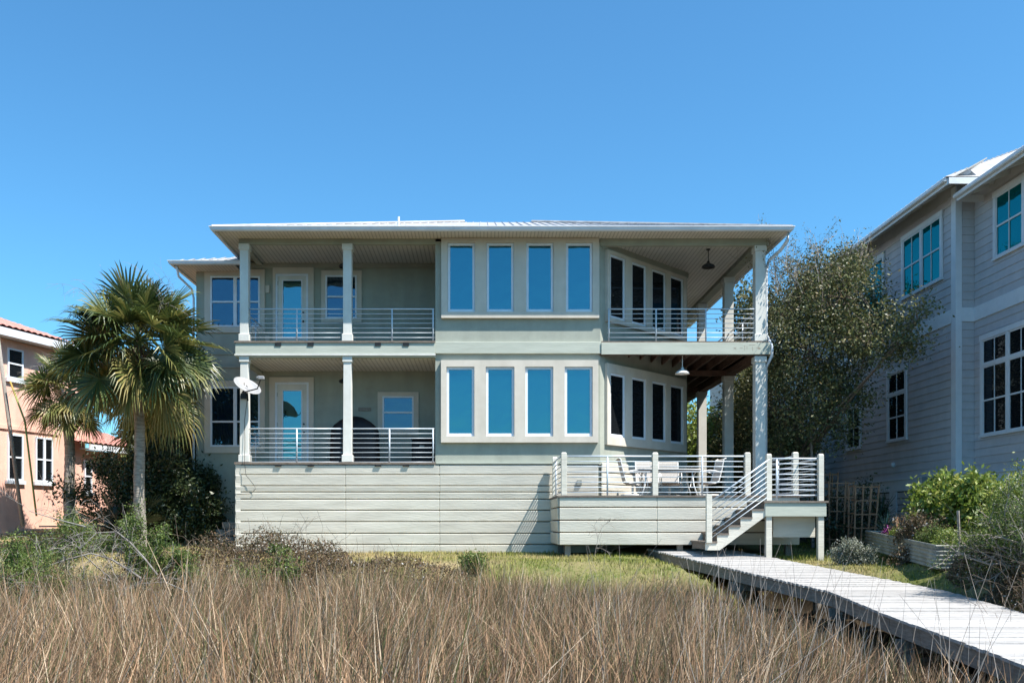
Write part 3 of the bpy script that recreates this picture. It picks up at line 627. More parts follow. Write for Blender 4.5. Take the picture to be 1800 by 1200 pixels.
# ------------------------------------------------------------------ boardwalk
bw = thing("boardwalk", (5,18,-1.2), "weathered grey wooden boardwalk running from the steps towards the viewer", "boardwalk")
stn = [(24.2,4.22,6.15,-.665),(16.0,5.93,7.86,-1.17),(13.3,5.73,7.65,-1.30),(10.2,5.50,7.38,-1.39),(7.0,5.2,7.1,-1.52),(3.5,4.9,6.8,-1.8)]
ysn = [s[0] for s in stn][::-1]
def bwv(y): return [float(np.interp(y, ysn, [s[k] for s in stn][::-1])) for k in (1,2,3)]
y = 3.5
pl_me = [MB().box(-.5,.5,-.5,.5,-.5,.5).mesh("plank", m_wood)]
while y < 24.15:
    xl_, xr_, z = bwv(y+.07); j = random.uniform(-.011,.011)
    b = MB(); w_ = .1395; zc = random.uniform(-.004,.004); tl = random.uniform(-.004,.004)
    b.hexa([(xl_-.05+j,y,z-.038+zc),(xr_+.05+j,y+.0,z-.038+zc+tl),(xr_+.05+j,y+w_,z-.03+zc+tl),(xl_-.05+j,y+w_,z-.03+zc)],
           [(xl_-.05+j,y,z+zc),(xr_+.05+j,y,z+zc+tl),(xr_+.05+j,y+w_,z+.006+zc+tl),(xl_-.05+j,y+w_,z+.006+zc)])
    o = b.build("plank", m_wood, bw); y += .1445
for i in range(len(stn)-1):
    (ya,xa,xb,za),(yb,xc,xd,zb) = stn[i], stn[i+1]
    for p, q in ((xa,xc),(xb,xd),((xa+xb)/2,(xc+xd)/2)):
        off = .0 if p in (xa,) else (-.05 if p == xb else 0)
        MB().hexa([(q+off,yb+.006,zb-.26),(q+.045+off,yb+.006,zb-.26),(p+.045+off,ya-.006,za-.26),(p+off,ya-.006,za-.26)],
                  [(q+off,yb+.006,zb-.044),(q+.045+off,yb+.006,zb-.044),(p+.045+off,ya-.006,za-.044),(p+off,ya-.006,za-.044)]).build("stringer", m_woodx, bw)
for y in (23.4,19.6,16.0,12.9,10.0,7.2):
    xl_, xr_, z = bwv(y)
    for x in (xl_+.13, xr_-.17): MB().tube([(x,y,float(gz(x,y))-.3),(x,y,z-.27)],.085,10).build("pile", m_woodx, bw, smooth=True)
    MB().box(xl_-.1,xr_+.1,y-.12,y-.08,z-.46,z-.27).build("cross_beam", m_woodx, bw)
    if y < 17: 
        b = MB(); zb = float(gz(xl_,y))
        for s in (0,1):
            p, q = ((xl_+.1,y-.14,z-.35),(xr_-.1,y-.14,zb+.15)) if s else ((xr_-.1,y+.1,z-.35),(xl_+.1,y+.1,zb+.15))
            MB().tube([p,q],.05,4).build("brace", m_woodx, bw)

# ------------------------------------------------------------------ satellite dish and cable
dc = Vector((WX(435,25.6),25.6,WZ(677,25.6)))
dish = thing("satellite_dish", (-6.55,25.9,3.5), "light grey oval satellite dish fixed to the lower left porch column", "satellite dish")
nrm = Vector((.42,-.62,.66)).normalized(); rt = Vector((.82,.10,-.52)); rt = (rt-nrm*rt.dot(nrm)).normalized(); upv = nrm.cross(rt).normalized()
if upv.z < 0: upv = -upv
b = MB(); vs_ = []; fs_ = []; nr, na = 8, 32
ax, ay = .40, .27
for side in (0,1):
    for i in range(nr+1):
        r = i/nr
        for j in range(na):
            t = 2*math.pi*j/na; p = dc+rt*(ax*r*math.cos(t))+upv*(ay*r*math.sin(t))+nrm*(.075*(r*r-1)-.012*side); vs_.append(p)
K = (nr+1)*na
for i in range(nr):
    for j in range(na):
        a,b_,c,d = i*na+j,i*na+(j+1)%na,(i+1)*na+(j+1)%na,(i+1)*na+j
        fs_ += [(a,b_,c,d),(K+d,K+c,K+b_,K+a)]
for j in range(na): fs_.append((nr*na+j,nr*na+(j+1)%na,K+nr*na+(j+1)%na,K+nr*na+j))
MB().add(vs_,fs_).build("reflector", m_dish, dish, smooth=True)
# printed emblem: a dark swoosh and lettering
def onface(u, v, e=.006): r2 = (u/ax)**2+(v/ay)**2; return dc+rt*u+upv*v+nrm*(.075*(r2-1)+e)
lg = [(-.13,.13),(-.13,.02),(-.02,.02),(-.06,.06),(-.10,.10)]
b = MB(); b.add([onface(u+.0,v) for u,v in ((-.17,.14),(-.15,.05),(-.07,.02),(-.09,.08))],[(0,1,2,3)])
b.add([onface(u,v) for u,v in ((-.06,.13),(-.05,.04),(-.01,.02),(.03,.04),(-.01,.05),(-.03,.08))],[(0,1,2,3,4,5)]); b.build("emblem", m_dark, dish)
tx = bpy.data.curves.new("lettering", 'FONT'); tx.body = "DIRECTV"; tx.size = .055; tx.extrude = .001; to = bpy.data.objects.new("lettering", tx)
m_let = M("grey_print", (.25,.25,.27)); tx.materials.append(m_let); COL.objects.link(to); bpy.context.view_layer.update(); lm = bpy.data.meshes.new_from_object(to.evaluated_get(bpy.context.evaluated_depsgraph_get())); bpy.data.objects.remove(to)
to = bpy.data.objects.new("lettering", lm); link(to, dish, tuple(onface(-.02,-.075,.012)))
to.rotation_euler = Matrix((rt, upv, nrm)).transposed().to_euler()
lnb = Vector((WX(459,25.05),25.05,WZ(664,25.05)))
b = MB(); b.tube([dc-nrm*.09+upv*-.05, dc-nrm*.12+upv*-.22, Vector((-6.5,25.92,3.55)), Vector((-6.49,25.95,3.35))], .024, 6); b.build("mast", m_dark, dish)
b = MB(); b.tube([dc-nrm*.1-upv*.28, lnb+Vector((-.16,.25,-.25)), lnb], .018, 6); b.build("feed_arm", m_dark, dish)
b = MB(); b.box(lnb.x-.07,lnb.x+.08,lnb.y-.06,lnb.y+.06,lnb.z-.04,lnb.z+.05); b.lathe((lnb.x-.09,lnb.y+.03,lnb.z+.01),[(0,.03),(.05,.03),(.055,-.02),(0,-.03)],12); b.build("receiver", m_dish, dish, bevel=.01)
MB().box(-6.68,-6.52,25.90,25.945,3.40,3.55).build("junction_box", m_dark, dish)
b = MB(); b.tube([(-6.50,25.92,3.4),(-6.58,25.93,2.8),(-6.56,25.90,2.2),(-6.56,25.85,1.66),(-6.52,25.86,1.3),(-6.28,25.87,1.0),(-6.27,25.88,.92),(-6.4,25.9,.80),(-6.8,25.9,.78)], .007, 5)
tag(b.build("cable", m_dark, None, smooth=True), "thin black cable hanging from the dish down over the skirt boards", "cable")

# ------------------------------------------------------------------ grill under cover, bin
gr = thing("covered_grill", (WX(624,27.3),27.3,Z_LO), "large domed black covered grill on the lower left porch", "grill")
cx = WX(624,27.3); b = MB(); prof = []
for i,(hz,w_) in enumerate(((0,.72),(.75,.70),(.98,.68),(1.12,.60),(1.27,.42),(1.36,.24),(1.40,.05))):
    prof.append((hz,w_))
vs_ = []; fs_ = []; n = 20
for hz, w_ in prof:
    for j in range(n):
        t = 2*math.pi*j/n; c_, s_ = math.cos(t), math.sin(t); e = .45
        vs_.append((cx+w_*math.copysign(abs(c_)**e,c_)+.012*math.sin(j*2.3+hz*9), 27.3+.36*(w_/.72)*math.copysign(abs(s_)**e,s_)+.012*math.cos(j*3.1), Z_LO+.01+hz))
for i in range(len(prof)-1):
    for j in range(n): fs_.append((i*n+j,i*n+(j+1)%n,(i+1)*n+(j+1)%n,(i+1)*n+j))
fs_.append(tuple((len(prof)-1)*n+j for j in range(n)))
MB().add(vs_,fs_).build("cover", m_grill, gr, smooth=True)
for sx in (-.6,.6): MB().tube([(cx+sx,27.1,Z_LO),(cx+sx,27.1,Z_LO+.03)],.04,8).build("wheel", m_dark, gr)
bx = WX(742,27.4); bn = thing("smoker_box", (bx,27.4,Z_LO), "black box cabinet standing in the right corner of the lower porch", "cabinet")
MB().box(bx-.29,bx+.29,27.15,27.65,Z_LO+.05,Z_LO+.72).build("body", m_grill, bn, bevel=.03)
MB().box(bx-.31,bx+.31,27.12,27.67,Z_LO+.722,Z_LO+.78).build("lid", m_grill, bn, bevel=.02)
MB().box(bx-.06,bx+.08,27.13,27.149,Z_LO+.50,Z_LO+.56).build("handle", m_galv, bn)
for sx in (-.2,.2): MB().box(bx+sx-.04,bx+sx+.04,27.2,27.6,Z_LO,Z_LO+.05).build("foot", m_dark, bn)

# ------------------------------------------------------------------ patio furniture
def make_chair(label):
    t = thing("patio_chair", (0,0,0), label, "chair", "sling chairs round the patio table")
    # faces +X locally
    for sy in (-1,1):
        y = sy*.27
        b = MB(); b.tube([(-.42,y,1.02),(-.36,y,1.0),(-.30,y,.72),(-.22,y,.42),(-.12,y,.36),(.28,y,.40)],.014,6); b.build("back_frame", m_frame, t, smooth=True)
        pts = [(-.27,y*1.06,.62)]+[(-.27+.62*(1-math.cos(a))/2*1.0, y*1.1, .60+.10*math.sin(a)) for a in (.5,1.1,1.57,2.1)]+[(.32,y*1.1,.5),(.35,y*1.1,.30),(.30,y*1.05,.2)]
        b = MB(); b.tube(pts,.014,6); b.build("arm", m_frame, t, smooth=True)
    def strip(pts, nm):
        vs = []; 
        for x, z in pts:
            for yy in (-.26,.26): vs.append((x,yy,z)); 
        for x, z in pts:
            for yy in (-.26,.26): vs.append((x-.006,yy,z-.012))
        k = len(pts); m_ = 2*k
        fs = []
        for i in range(k-1): fs += [(2*i,2*i+1,2*i+3,2*i+2),(m_+2*i+2,m_+2*i+3,m_+2*i+1,m_+2*i),(2*i,2*i+2,m_+2*i+2,m_+2*i),(2*i+1,m_+2*i+1,m_+2*i+3,2*i+3)]
        MB().add(vs,fs).build(nm, m_sling, t)
    strip([(-.41,1.01),(-.35,.98),(-.30,.72),(-.22,.43)],"backrest"); strip([(-.21,.40),(-.12,.35),(.05,.35),(.28,.40)],"seat")
    b = MB(); b.lathe((0,0,.03),[(.30,0),(.32,.02),(.30,.04),(.28,.02),(.30,0)],20); b.tube([(-.29,0,.05),(.29,0,.05)],.014,6); b.tube([(0,-.29,.05),(0,.29,.05)],.014,6); b.build("swivel_base", m_frame, t, smooth=True)
    MB().tube([(0,0,.05),(0,0,.34)],.03,8).build("pedestal", m_frame, t, smooth=True)
    return t
def dup(t, loc, rz, label):
    r_ = t.copy(); COL.objects.link(r_); r_.location = loc; r_.rotation_euler = (0,0,rz); r_["label"] = label
    for c in t.children: d = c.copy(); COL.objects.link(d); d.parent = r_
    return r_
ch = make_chair("sling chair at the left end of the patio table, turned to the right")
spots = [((WX(1112,25.0),25.0,DZ),0,None),((WX(1243,25.0),25.0,DZ),math.pi+.15,"sling chair at the right end of the patio table, its back to the trees"),
         ((WX(1140,25.75),25.85,DZ),-math.pi/2+.06,"sling chair behind the table, nearer the window wall"),
         ((WX(1178,25.75),25.85,DZ),-math.pi/2-.08,"sling chair behind the table, in front of its right half")]
for loc, rz, lb in spots[1:]: dup(ch, loc, rz, lb)
ch.location = spots[0][0]; ch.rotation_euler = (0,0,spots[0][1])
tx0 = WX(1172,25.0); tb = thing("patio_table", (tx0,25.0,DZ), "long pale patio table with a brown rim between the sling chairs", "table")
b = MB(); n = 28
b.prism([(tx0+.88*math.copysign(abs(math.cos(2*math.pi*j/n))**.6,math.cos(2*math.pi*j/n)),25.0+.5*math.copysign(abs(math.sin(2*math.pi*j/n))**.6,math.sin(2*math.pi*j/n))) for j in range(n)], DZ+.705, DZ+.73); b.build("tabletop", m_frame, tb)
b = MB(); b.prism([(tx0+.86*math.copysign(abs(math.cos(2*math.pi*j/n))**.6,math.cos(2*math.pi*j/n)),25.0+.48*math.copysign(abs(math.sin(2*math.pi*j/n))**.6,math.sin(2*math.pi*j/n))) for j in range(n)], DZ+.665, DZ+.704); b.build("rim", m_deck, tb)
for sx in (-1,1):
    for sy in (-1,1): MB().tube([(tx0+sx*.6,25+sy*.32,DZ+.665),(tx0+sx*.64,25+sy*.34,DZ+.3),(tx0+sx*.74,25+sy*.38,DZ)],.02,6).build("leg", m_frame, tb, smooth=True)

# ------------------------------------------------------------------ neighbour house, right (blue grey clapboard)
nb = thing("clapboard_house", (13,24,-.5), "tall blue grey clapboard house with white trimmed windows at the right edge", "house")
NX, NXb, NY = 12.5, 12.98, 24.9  # whole neighbour house scaled up about the camera, baked into its coordinates
N1 = ((NX,0),(0,1),(-1,0)); N2 = ((NXb,0),(0,1),(-1,0)); N3 = ((0,NY),(1,0),(0,-1))
ZS, ZB0, ZB1, ZE = 1.295, 5.30, 5.67, 8.77
MB().box(NX,24,NY,52,-1.2,ZE+.30).build("wall", m_lap, nb)
MB().box(NXb,24,20.6,NY-.002,-1.2,ZE).build("wall", m_lap, nb)
def laps(F, u0, u1, z0, z1, e=.213):
    n = round((z1-z0)/e); e = (z1-z0)/n
    (ox,oy),(ux,uy),(nx_,ny_) = F; P = lambda u,d,z: (ox+ux*u+nx_*d, oy+uy*u+ny_*d, z)
    for i in range(n):
      za = z0+i*e; sm = u0+random.uniform(.25,.75)*min(u1-u0, 9) if u1-u0 > 2 else u1
      for a, c in (((u0,sm-.002),(sm+.002,u1)) if sm < u1 else ((u0,u1),)):
        b = MB(); b.hexa([P(a,.028,za+.004),P(c,.028,za+.004),P(c,.003,za+.004),P(a,.003,za+.004)],[P(a,.012,za+e+.002),P(c,.012,za+e+.002),P(c,.003,za+e+.002),P(a,.003,za+e+.002)])
        b.build("siding_board", m_lap, nb)
laps(N1, NY+.2, 51, ZS, ZB0); laps(N1, NY+.2, 51, ZB1, ZE+.12)
laps(N2, 20.6, NY-.03, ZS, ZB0); laps(N2, 20.6, NY-.03, ZB1, ZE-.12)
laps(N3, NX+.12, NXb, ZS, ZB0); laps(N3, NX+.12, NXb, ZB1, ZE-.12)
N4 = ((0,20.6),(1,0),(0,-1))
laps(N4, NXb+.15, 23.9, ZS, ZB0); laps(N4, NXb+.15, 23.9, ZB1, ZE-.02); laps(N4, NXb+.15, 23.9, -1.0, ZS-.31)
b = MB(); b.wbox(N4, NXb+.151, 23.9, .003, .05, ZB0, ZB1); b.build("band_board", m_ntrim, nb)
b = MB(); b.wbox(N4, NXb-.05, NXb+.15, .003, .045, -1, ZE-.02); b.build("corner_board", m_ntrim, nb)
b = MB(); b.wbox(N1, NY+.201, 51, .003, .05, ZB0, ZB1); b.build("band_board", m_ntrim, nb)
b = MB(); b.wbox(N2, 20.6, NY-.04, .003, .05, ZB0, ZB1); b.wbox(N3, NX+.121, NXb-.001, .003, .05, ZB0, ZB1); b.build("band_board", m_ntrim, nb)
b = MB(); b.wbox(N1, NY-.035, NY+.2, .003, .045, -1, ZE+.1); b.build("corner_board", m_ntrim, nb)
b = MB(); b.wbox(N3, NX-.044, NX+.12, .003, .045, -1, ZE-.3); b.build("corner_board", m_ntrim, nb)
b = MB(); b.wbox(N1, NY+.201, 51, .003, .06, .94, ZS-.03); b.wbox(N1, NY+.201, 51, .003, .10, ZS-.029, ZS); b.build("skirt_band", m_ntrim, nb)
b = MB(); b.wbox(N2, 20.6, NY-.04, .003, .06, .94, ZS-.03); b.wbox(N2, 20.6, NY-.04, .003, .10, ZS-.029, ZS); b.build("skirt_band", m_ntrim, nb)
MB().wbox(N1, NY+.2, 51, .002, .008, -1, .94).build("gap_shade_sheet", m_dark, nb)  # near-black sheet painted in for the shade between the slats
for z in np.arange(.90, -.8, -.19):
    MB().wbox(N1, NY+.201, 46, .012, .03, z-.165, z).build("slat", m_lap, nb)
for u in (NY+.2, 28.4, 32.0, 35.8): MB().wbox(N1, u, u+.5, .031, .05, -1, .939).build("pier", m_ntrim, nb)
def nwin(F, ua, ub, z0, z1, gm, units=1, transom=None, mutt=1):
    c = .11
    b = MB(); b.wbox(F, ua, ua+c, .028, .075, z0+.06, z1-.14); b.wbox(F, ub-c, ub, .028, .075, z0+.06, z1-.14)
    b.wbox(F, ua-.02, ub+.02, .028, .08, z1-.139, z1); b.wbox(F, ua-.03, ub+.03, .028, .09, z0, z0+.059); 
    wdt = (ub-ua-2*c)/units
    for k in range(1,units): b.wbox(F, ua+c+k*wdt-.05, ua+c+k*wdt+.05, .029, .072, z0+.061, z1-.141)
    b.build("window_casing", m_ntrim, nb)
    for k in range(units):
        a = ua+c+k*wdt+(.052 if k else .003); d = ua+c+(k+1)*wdt-(.052 if k < units-1 else .003)
        zt = z1-.143
        if transom:
            doublehung2(F, a, d, transom+.03, zt, gm, mutt, False); zt = transom-.03
            MB().wbox(F, a, d, .03, .07, transom-.029, transom+.029).build("transom_bar", m_ntrim, nb)
        doublehung2(F, a, d, z0+.063, zt, gm, mutt, True)
def doublehung2(F, u0, u1, z0, z1, gm, mutt, meet):
    fw = .04; b = MB()
    for a in ((u0,u1,z0,z0+fw),(u0,u1,z1-fw,z1),(u0,u0+fw,z0+fw,z1-fw),(u1-fw,u1,z0+fw,z1-fw)): b.wbox(F, a[0], a[1], .03, .062, a[2], a[3])
    zm = (z0+z1)/2
    if meet: b.wbox(F, u0+fw, u1-fw, .03, .062, zm-.022, zm+.022)
    if mutt: 
        um = (u0+u1)/2
        if meet: b.wbox(F, um-.012, um+.012, .03, .058, z0+fw, zm-.023); b.wbox(F, um-.012, um+.012, .03, .058, zm+.023, z1-fw)
        else: b.wbox(F, um-.012, um+.012, .03, .058, z0+fw, z1-fw)
    o = b.build("window", m_ntrim, nb)
    if meet:
        MB().wbox(F, u0+fw-.003, u1-fw+.003, .0285, .044, zm, z1-fw+.003).build("pane", gm, o); MB().wbox(F, u0+fw-.003, u1-fw+.003, .0285, .036, z0+fw-.003, zm-.001).build("pane", gm, o)
    else: MB().wbox(F, u0+fw-.003, u1-fw+.003, .0285, .044, z0+fw-.003, z1-fw+.003).build("pane", gm, o)
nD = lambda px, X=NX: X*1656/(px-850)
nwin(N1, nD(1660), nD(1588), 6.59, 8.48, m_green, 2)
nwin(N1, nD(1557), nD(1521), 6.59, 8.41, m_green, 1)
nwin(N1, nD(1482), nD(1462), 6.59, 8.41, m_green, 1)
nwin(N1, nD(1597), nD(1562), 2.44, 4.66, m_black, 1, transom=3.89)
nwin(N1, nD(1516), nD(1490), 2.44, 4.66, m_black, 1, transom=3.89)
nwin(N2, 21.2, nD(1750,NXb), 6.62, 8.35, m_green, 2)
nwin(N2, 20.8, nD(1727,NXb), 2.2, 4.85, m_black, 3, transom=4.05)
# eaves, rafter tails, roofs
def eave(x_wall, x_out, y0, y1, zo, zr, roofx=17.5, k=.42, yend=.0):
    zi = zo+k*(x_wall-x_out)
    b = MB(); b.hexa([(x_out,y0,zo),(x_wall+.3,y0,zi+k*.3),(x_wall+.3,y1,zi+k*.3),(x_out,y1,zo)],[(x_out,y0,zo+.03),(x_wall+.3,y0,zi+k*.3+.03),(x_wall+.3,y1,zi+k*.3+.03),(x_out,y1,zo+.03)])
    b.build("soffit", m_soff2, nb)
    b = MB(); b.box(x_out-.03,x_out-.001,y0,y1,zo-.11,zo+.05); b.build("fascia_board", m_ntrim, nb)
    b = MB(); b.box(x_out-.13,x_out-.031,y0,y1,zo-.04,zo+.07); b.build("gutter", m_ntrim, nb, bevel=.02)
    y = y0+.25
    while y < y1: 
        MB().hexa([(x_out,y-.03,zo-.10),(x_wall,y-.03,zi-.12),(x_wall,y+.03,zi-.12),(x_out,y+.03,zo-.10)],[(x_out,y-.03,zo-.002),(x_wall,y-.03,zi-.002),(x_wall,y+.03,zi-.002),(x_out,y+.03,zo-.002)]).build("rafter_tail", m_ntrim, nb); y += .9
    zt = zo+k*(roofx-x_out)
    o = MB().add([(x_out-.1,y0-.03,zo+.07),(roofx,y0+(roofx-x_out)*yend,zt),(roofx,y1,zt),(x_out-.1,y1,zo+.07),(x_out-.1,y0-.03,zo+.035),(roofx,y0+(roofx-x_out)*yend,zt-.04),(roofx,y1,zt-.04),(x_out-.1,y1,zo+.035)],
        [(0,1,2,3),(7,6,5,4),(0,4,5,1),(3,2,6,7),(0,3,7,4)]).build("roof", m_roof, nb)
    b = MB(); y = y0+.4
    while y < y1: 
        xs = x_out-.1; xe_ = roofx if not yend else min(roofx, x_out+(y-y0)/max(yend,.01))
        b.tube([(xs,y,zo+.075),(xe_,y,zo+.075+k*(xe_-xs))],.014,3); y += .3
    tag(b.build("roof_rib", m_roof, o), kind="stuff")
    return zi
eave(NX, NX-.68, NY-.95, 52, 8.70, 0, roofx=19.0, k=.56, yend=1.0)
# front hip of the rear block
b = MB(); b.add([(NX-.78,NY-.98,8.78),(24,NY-.98,8.78),(19.0,NY+6.15,12.78)],[(0,1,2)]); b.build("hip_roof", m_roof, nb)
MB().box(NX-.68,24,NY-.98,NY-.951,8.60,8.76).build("fascia_board", m_ntrim, nb)
eave(NXb, NXb-.70, 19.4, NY-.5, 8.42, 0, roofx=15.4)
MB().box(NXb-.70,24,NY-.499,NY-.47,8.31,8.48).build("fascia_board", m_ntrim, nb)
MB().wbox(N1, nD(1655), nD(1636), .06, .24, .84, 1.28).build("utility_box", M("grey_blue_box",(.20,.27,.32),(.24,.31,.36),5,.5), nb)
b = MB(); b.tube([(NX-.12,nD(1644),.84),(NX-.12,nD(1644),-.4)],.025,6); b.build("conduit", m_galv, nb)
MB().lathe((NX-.05,nD(1573),WZ(817,nD(1573))),[(0,.08),(.05,.07),(.07,0),(.05,-.07),(0,-.08)],10).build("wall_light", m_ntrim, nb, smooth=True)
# ------------------------------------------------------------------ pink stucco house, left
pk = thing("pink_house", (-16,31,-.1), "pink stucco house with terracotta tile roofs at the left edge", "house")
pu = (.298,.9546); pn = (.9546,-.298); P1 = ((-15.3,29.8),pu,pn)
def pbox(F, u0,u1,d0,d1,z0,z1,nm,mat,par=None): return MB().wbox(F,u0,u1,d0,d1,z0,z1).build(nm, mat, par or pk)
pbox(P1,-8,2.55,-9,.0,-1,5.85,"wall",m_pink); pbox(P1,2.55,4.3,-9,-.38,-1,5.3,"wall",m_pink); pbox(P1,4.3,7.2,-6,-.38,-1,2.62,"wall",m_pink)
pbox(P1,-8,2.6,.003,.05,2.98,3.10,"belt_course",m_pink)
def ud(px, F=P1, off=0):
    k = (px-850)/1656; (ox,oy),(ux,uy),(nx_,ny_) = F; ox += nx_*off; oy += ny_*off
    return (oy*k-ox)/(ux-uy*k)
def pwin(a, c, z0, z1, off, units=1):
    u0, u1 = ud(a,off=off), ud(c,off=off); F = ((P1[0][0]+pn[0]*off,P1[0][1]+pn[1]*off),pu,pn)
    for k in range(units):
        A_ = u0+(u1-u0)*k/units; C_ = u0+(u1-u0)*(k+1)/units-.002
        doublehung(F, A_, C_, z0, z1, m_black, pk, d=.03, fw=.05)
    pbox(F,u0-.08,u1+.08,.003,.09,z0-.12,z0-.005,"sill",m_ntrim)
pwin(12,39,4.62,5.58,0); pwin(12,39,1.36,2.84,0); pwin(61,91,1.36,2.84,0,2); pwin(94,115,3.45,4.35,-.38,2); pwin(147,160,1.1,2.25,-.38)
def tiles(F, u0, u1, d0, d1, z0, z1, par):
    """barrel tile plane from (d0,z0) eave up to (d1,z1)"""
    nu = int((u1-u0)/.045); nd = int(math.hypot(d1-d0,z1-z0)/.09)
    (ox,oy),(ux,uy),(nx_,ny_) = F
    U, T = np.meshgrid(np.linspace(u0,u1,nu), np.linspace(0,1,nd)); Dd = d0+(d1-d0)*T
    Zz = z0+(z1-z0)*T + .045*np.abs(np.sin(U*math.pi/.26)) + .03*(1-((T*nd/4.0)%1))
    V = np.stack([ox+ux*U+nx_*Dd, oy+uy*U+ny_*Dd, Zz],-1).reshape(-1,3); I = np.arange(nu*nd).reshape(nd,nu)
    Fq = np.stack([I[:-1,:-1],I[:-1,1:],I[1:,1:],I[1:,:-1]],-1).reshape(-1,4)
    return tag(npmesh("roof_tile", V, Fq, m_tile, par), kind="stuff")
F0 = P1
b = MB(); b.wbox(F0,-8.5,2.95,-.3,.45,5.86,5.90); sf = b.build("soffit", m_ntrim, pk)
pbox(F0,-8.5,2.98,.451,.49,5.84,6.08,"fascia_board",m_ntrim); pbox(F0,2.951,2.99,-9,.45,5.84,6.08,"fascia_board",m_ntrim)
r1 = MB().add([Vector((F0[0][0]+pu[0]*u+pn[0]*d, F0[0][1]+pu[1]*u+pn[1]*d, z)) for u,d,z in ((-8.5,.49,6.08),(2.99,.49,6.08),(2.99-5,-4.4,8.0),(-8.5,-4.4,8.0),(2.99,-9,6.08))],[(0,1,2,3),(1,4,2)]).build("roof", m_tile, pk)
nu=260; nd=50; T,U=np.meshgrid(np.linspace(0,1,nd),np.linspace(0,1,nu),indexing='ij'); uu=-8.5+(2.99-5*T+8.5)*U; dd_=.52-4.9*T
zz_=6.09+1.92*T+.045*np.abs(np.sin(uu*math.pi/.26))+.03*(1-((T*16)%1))
V=np.stack([F0[0][0]+pu[0]*uu+pn[0]*dd_,F0[0][1]+pu[1]*uu+pn[1]*dd_,zz_],-1).reshape(-1,3); I=np.arange(nu*nd).reshape(nd,nu)
tag(npmesh("roof_tile",V,np.stack([I[:-1,:-1],I[:-1,1:],I[1:,1:],I[1:,:-1]],-1).reshape(-1,4),m_tile,r1),kind="stuff")
pbox(F0,4.0,7.5,-.4,.02,2.63,2.66,"soffit",m_ntrim); pbox(F0,4.0,7.55,.021,.06,2.60,2.80,"fascia_board",m_ntrim)
r2 = MB().add([Vector((F0[0][0]+pu[0]*u+pn[0]*d, F0[0][1]+pu[1]*u+pn[1]*d, z)) for u,d,z in ((3.5,.06,2.80),(7.55,.06,2.80),(6.2,-3,3.95),(3.5,-3,3.95))],[(0,1,2,3)]).build("roof", m_tile, pk)
nu=100; nd=40; T,U=np.meshgrid(np.linspace(0,1,nd),np.linspace(0,1,nu),indexing='ij'); uu=3.4+(7.6-1.4*T-3.4)*U; dd_=.09-3.1*T
zz_=2.81+1.16*T+.045*np.abs(np.sin(uu*math.pi/.26))+.03*(1-((T*12)%1))
V=np.stack([F0[0][0]+pu[0]*uu+pn[0]*dd_,F0[0][1]+pu[1]*uu+pn[1]*dd_,zz_],-1).reshape(-1,3); I=np.arange(nu*nd).reshape(nd,nu)
tag(npmesh("roof_tile",V,np.stack([I[:-1,:-1],I[:-1,1:],I[1:,1:],I[1:,:-1]],-1).reshape(-1,4),m_tile,r2),kind="stuff")
# leaning pole with its guy cord beside the pink house
b = MB(); b.tube([(WX(40,28.5),28.5,-.1),(WX(-20,28.5),28.9,WZ(560,28.7))],.06,8); tag(b.build("leaning_pole", m_woodx, None, smooth=True), "grey wooden pole leaning left in front of the pink house", "pole")
m_cord = M("green_cord", (.10,.34,.10), (.45,.22,.06), .6, .6)
b = MB(); b.tube([(WX(64,28.2),28.2,.2),(WX(38,28.2),28.4,WZ(740,28.4)),(WX(6,28.2),28.6,WZ(670,28.6))],.028,6); tag(b.build("guy_cord", m_cord, None, smooth=True), "green and orange cord stretched beside the leaning pole", "cord")
for i,(px,py,a) in enumerate(((70,908,.1),(95,903,-.05),(112,912,.2))):
    x,y = WX(px,29.5),29.5+i*.35; z = float(gz(x,y)); MB_ = MB(); MB_.box(-1.0,1.0,-.1,.1,0,.05); o = MB_.build("timber_board", m_woodx, None); o.location = (x,y,z+.03+.07*i); o.rotation_euler = (0,0,a+.2)
    tag(o, ("grey board lying lowest on the grass by the pink house","grey board lying crosswise over the lowest one by the pink house","uppermost grey board of the small pile by the pink house")[i], "board")
# concrete blocks by the wing wall
bi = 0
for i,(px,z,w_) in enumerate(((401,0,.62),(392,.21,.34),(408,.21,.32),(406,.42,.42))):
    x = WX(px,27.6); zg = float(gz(x,27.6)); o = MB().box(x-w_/2,x+w_/2,27.4,27.75,zg+z,zg+z+.19).build("concrete_block", m_stone, None, bevel=.015)
    tag(o, ("wide concrete block at the bottom of the stack by the wing wall","left concrete block in the middle row of the shaded stack","right concrete block in the middle row of the shaded stack","topmost concrete block of the shaded stack by the wing wall")[i], "block", "concrete blocks stacked beside the house")

# ------------------------------------------------------------------ vegetation
def grow(b, p, d, L, r, depth, tips, grav=0.0, spread=.6, n=3, wig=.25, shrink=.72, segs=4, rmin=.003, sides=4):
    pts = [p.copy()]; q = p.copy(); dd = d.normalized()
    for i in range(segs):
        dd = (dd+Vector((random.gauss(0,wig),random.gauss(0,wig),random.gauss(0,wig)-grav))).normalized()
        q = q+dd*(L/segs); pts.append(q.copy())
        if depth <= 1: tips.append((q.copy(), dd.copy()))
    b.tube(pts, r, sides, max(r*.55, rmin))
    if depth > 0:
        for k in range(n):
            t = random.randint(1, segs) if k else segs
            nd_ = (dd+Vector((random.gauss(0,spread),random.gauss(0,spread),random.gauss(0,spread)))).normalized()
            grow(b, pts[t], nd_, L*shrink*random.uniform(.75,1.15), max(r*.6,rmin), depth-1, tips, grav, spread, n, wig, shrink, segs, rmin, sides)
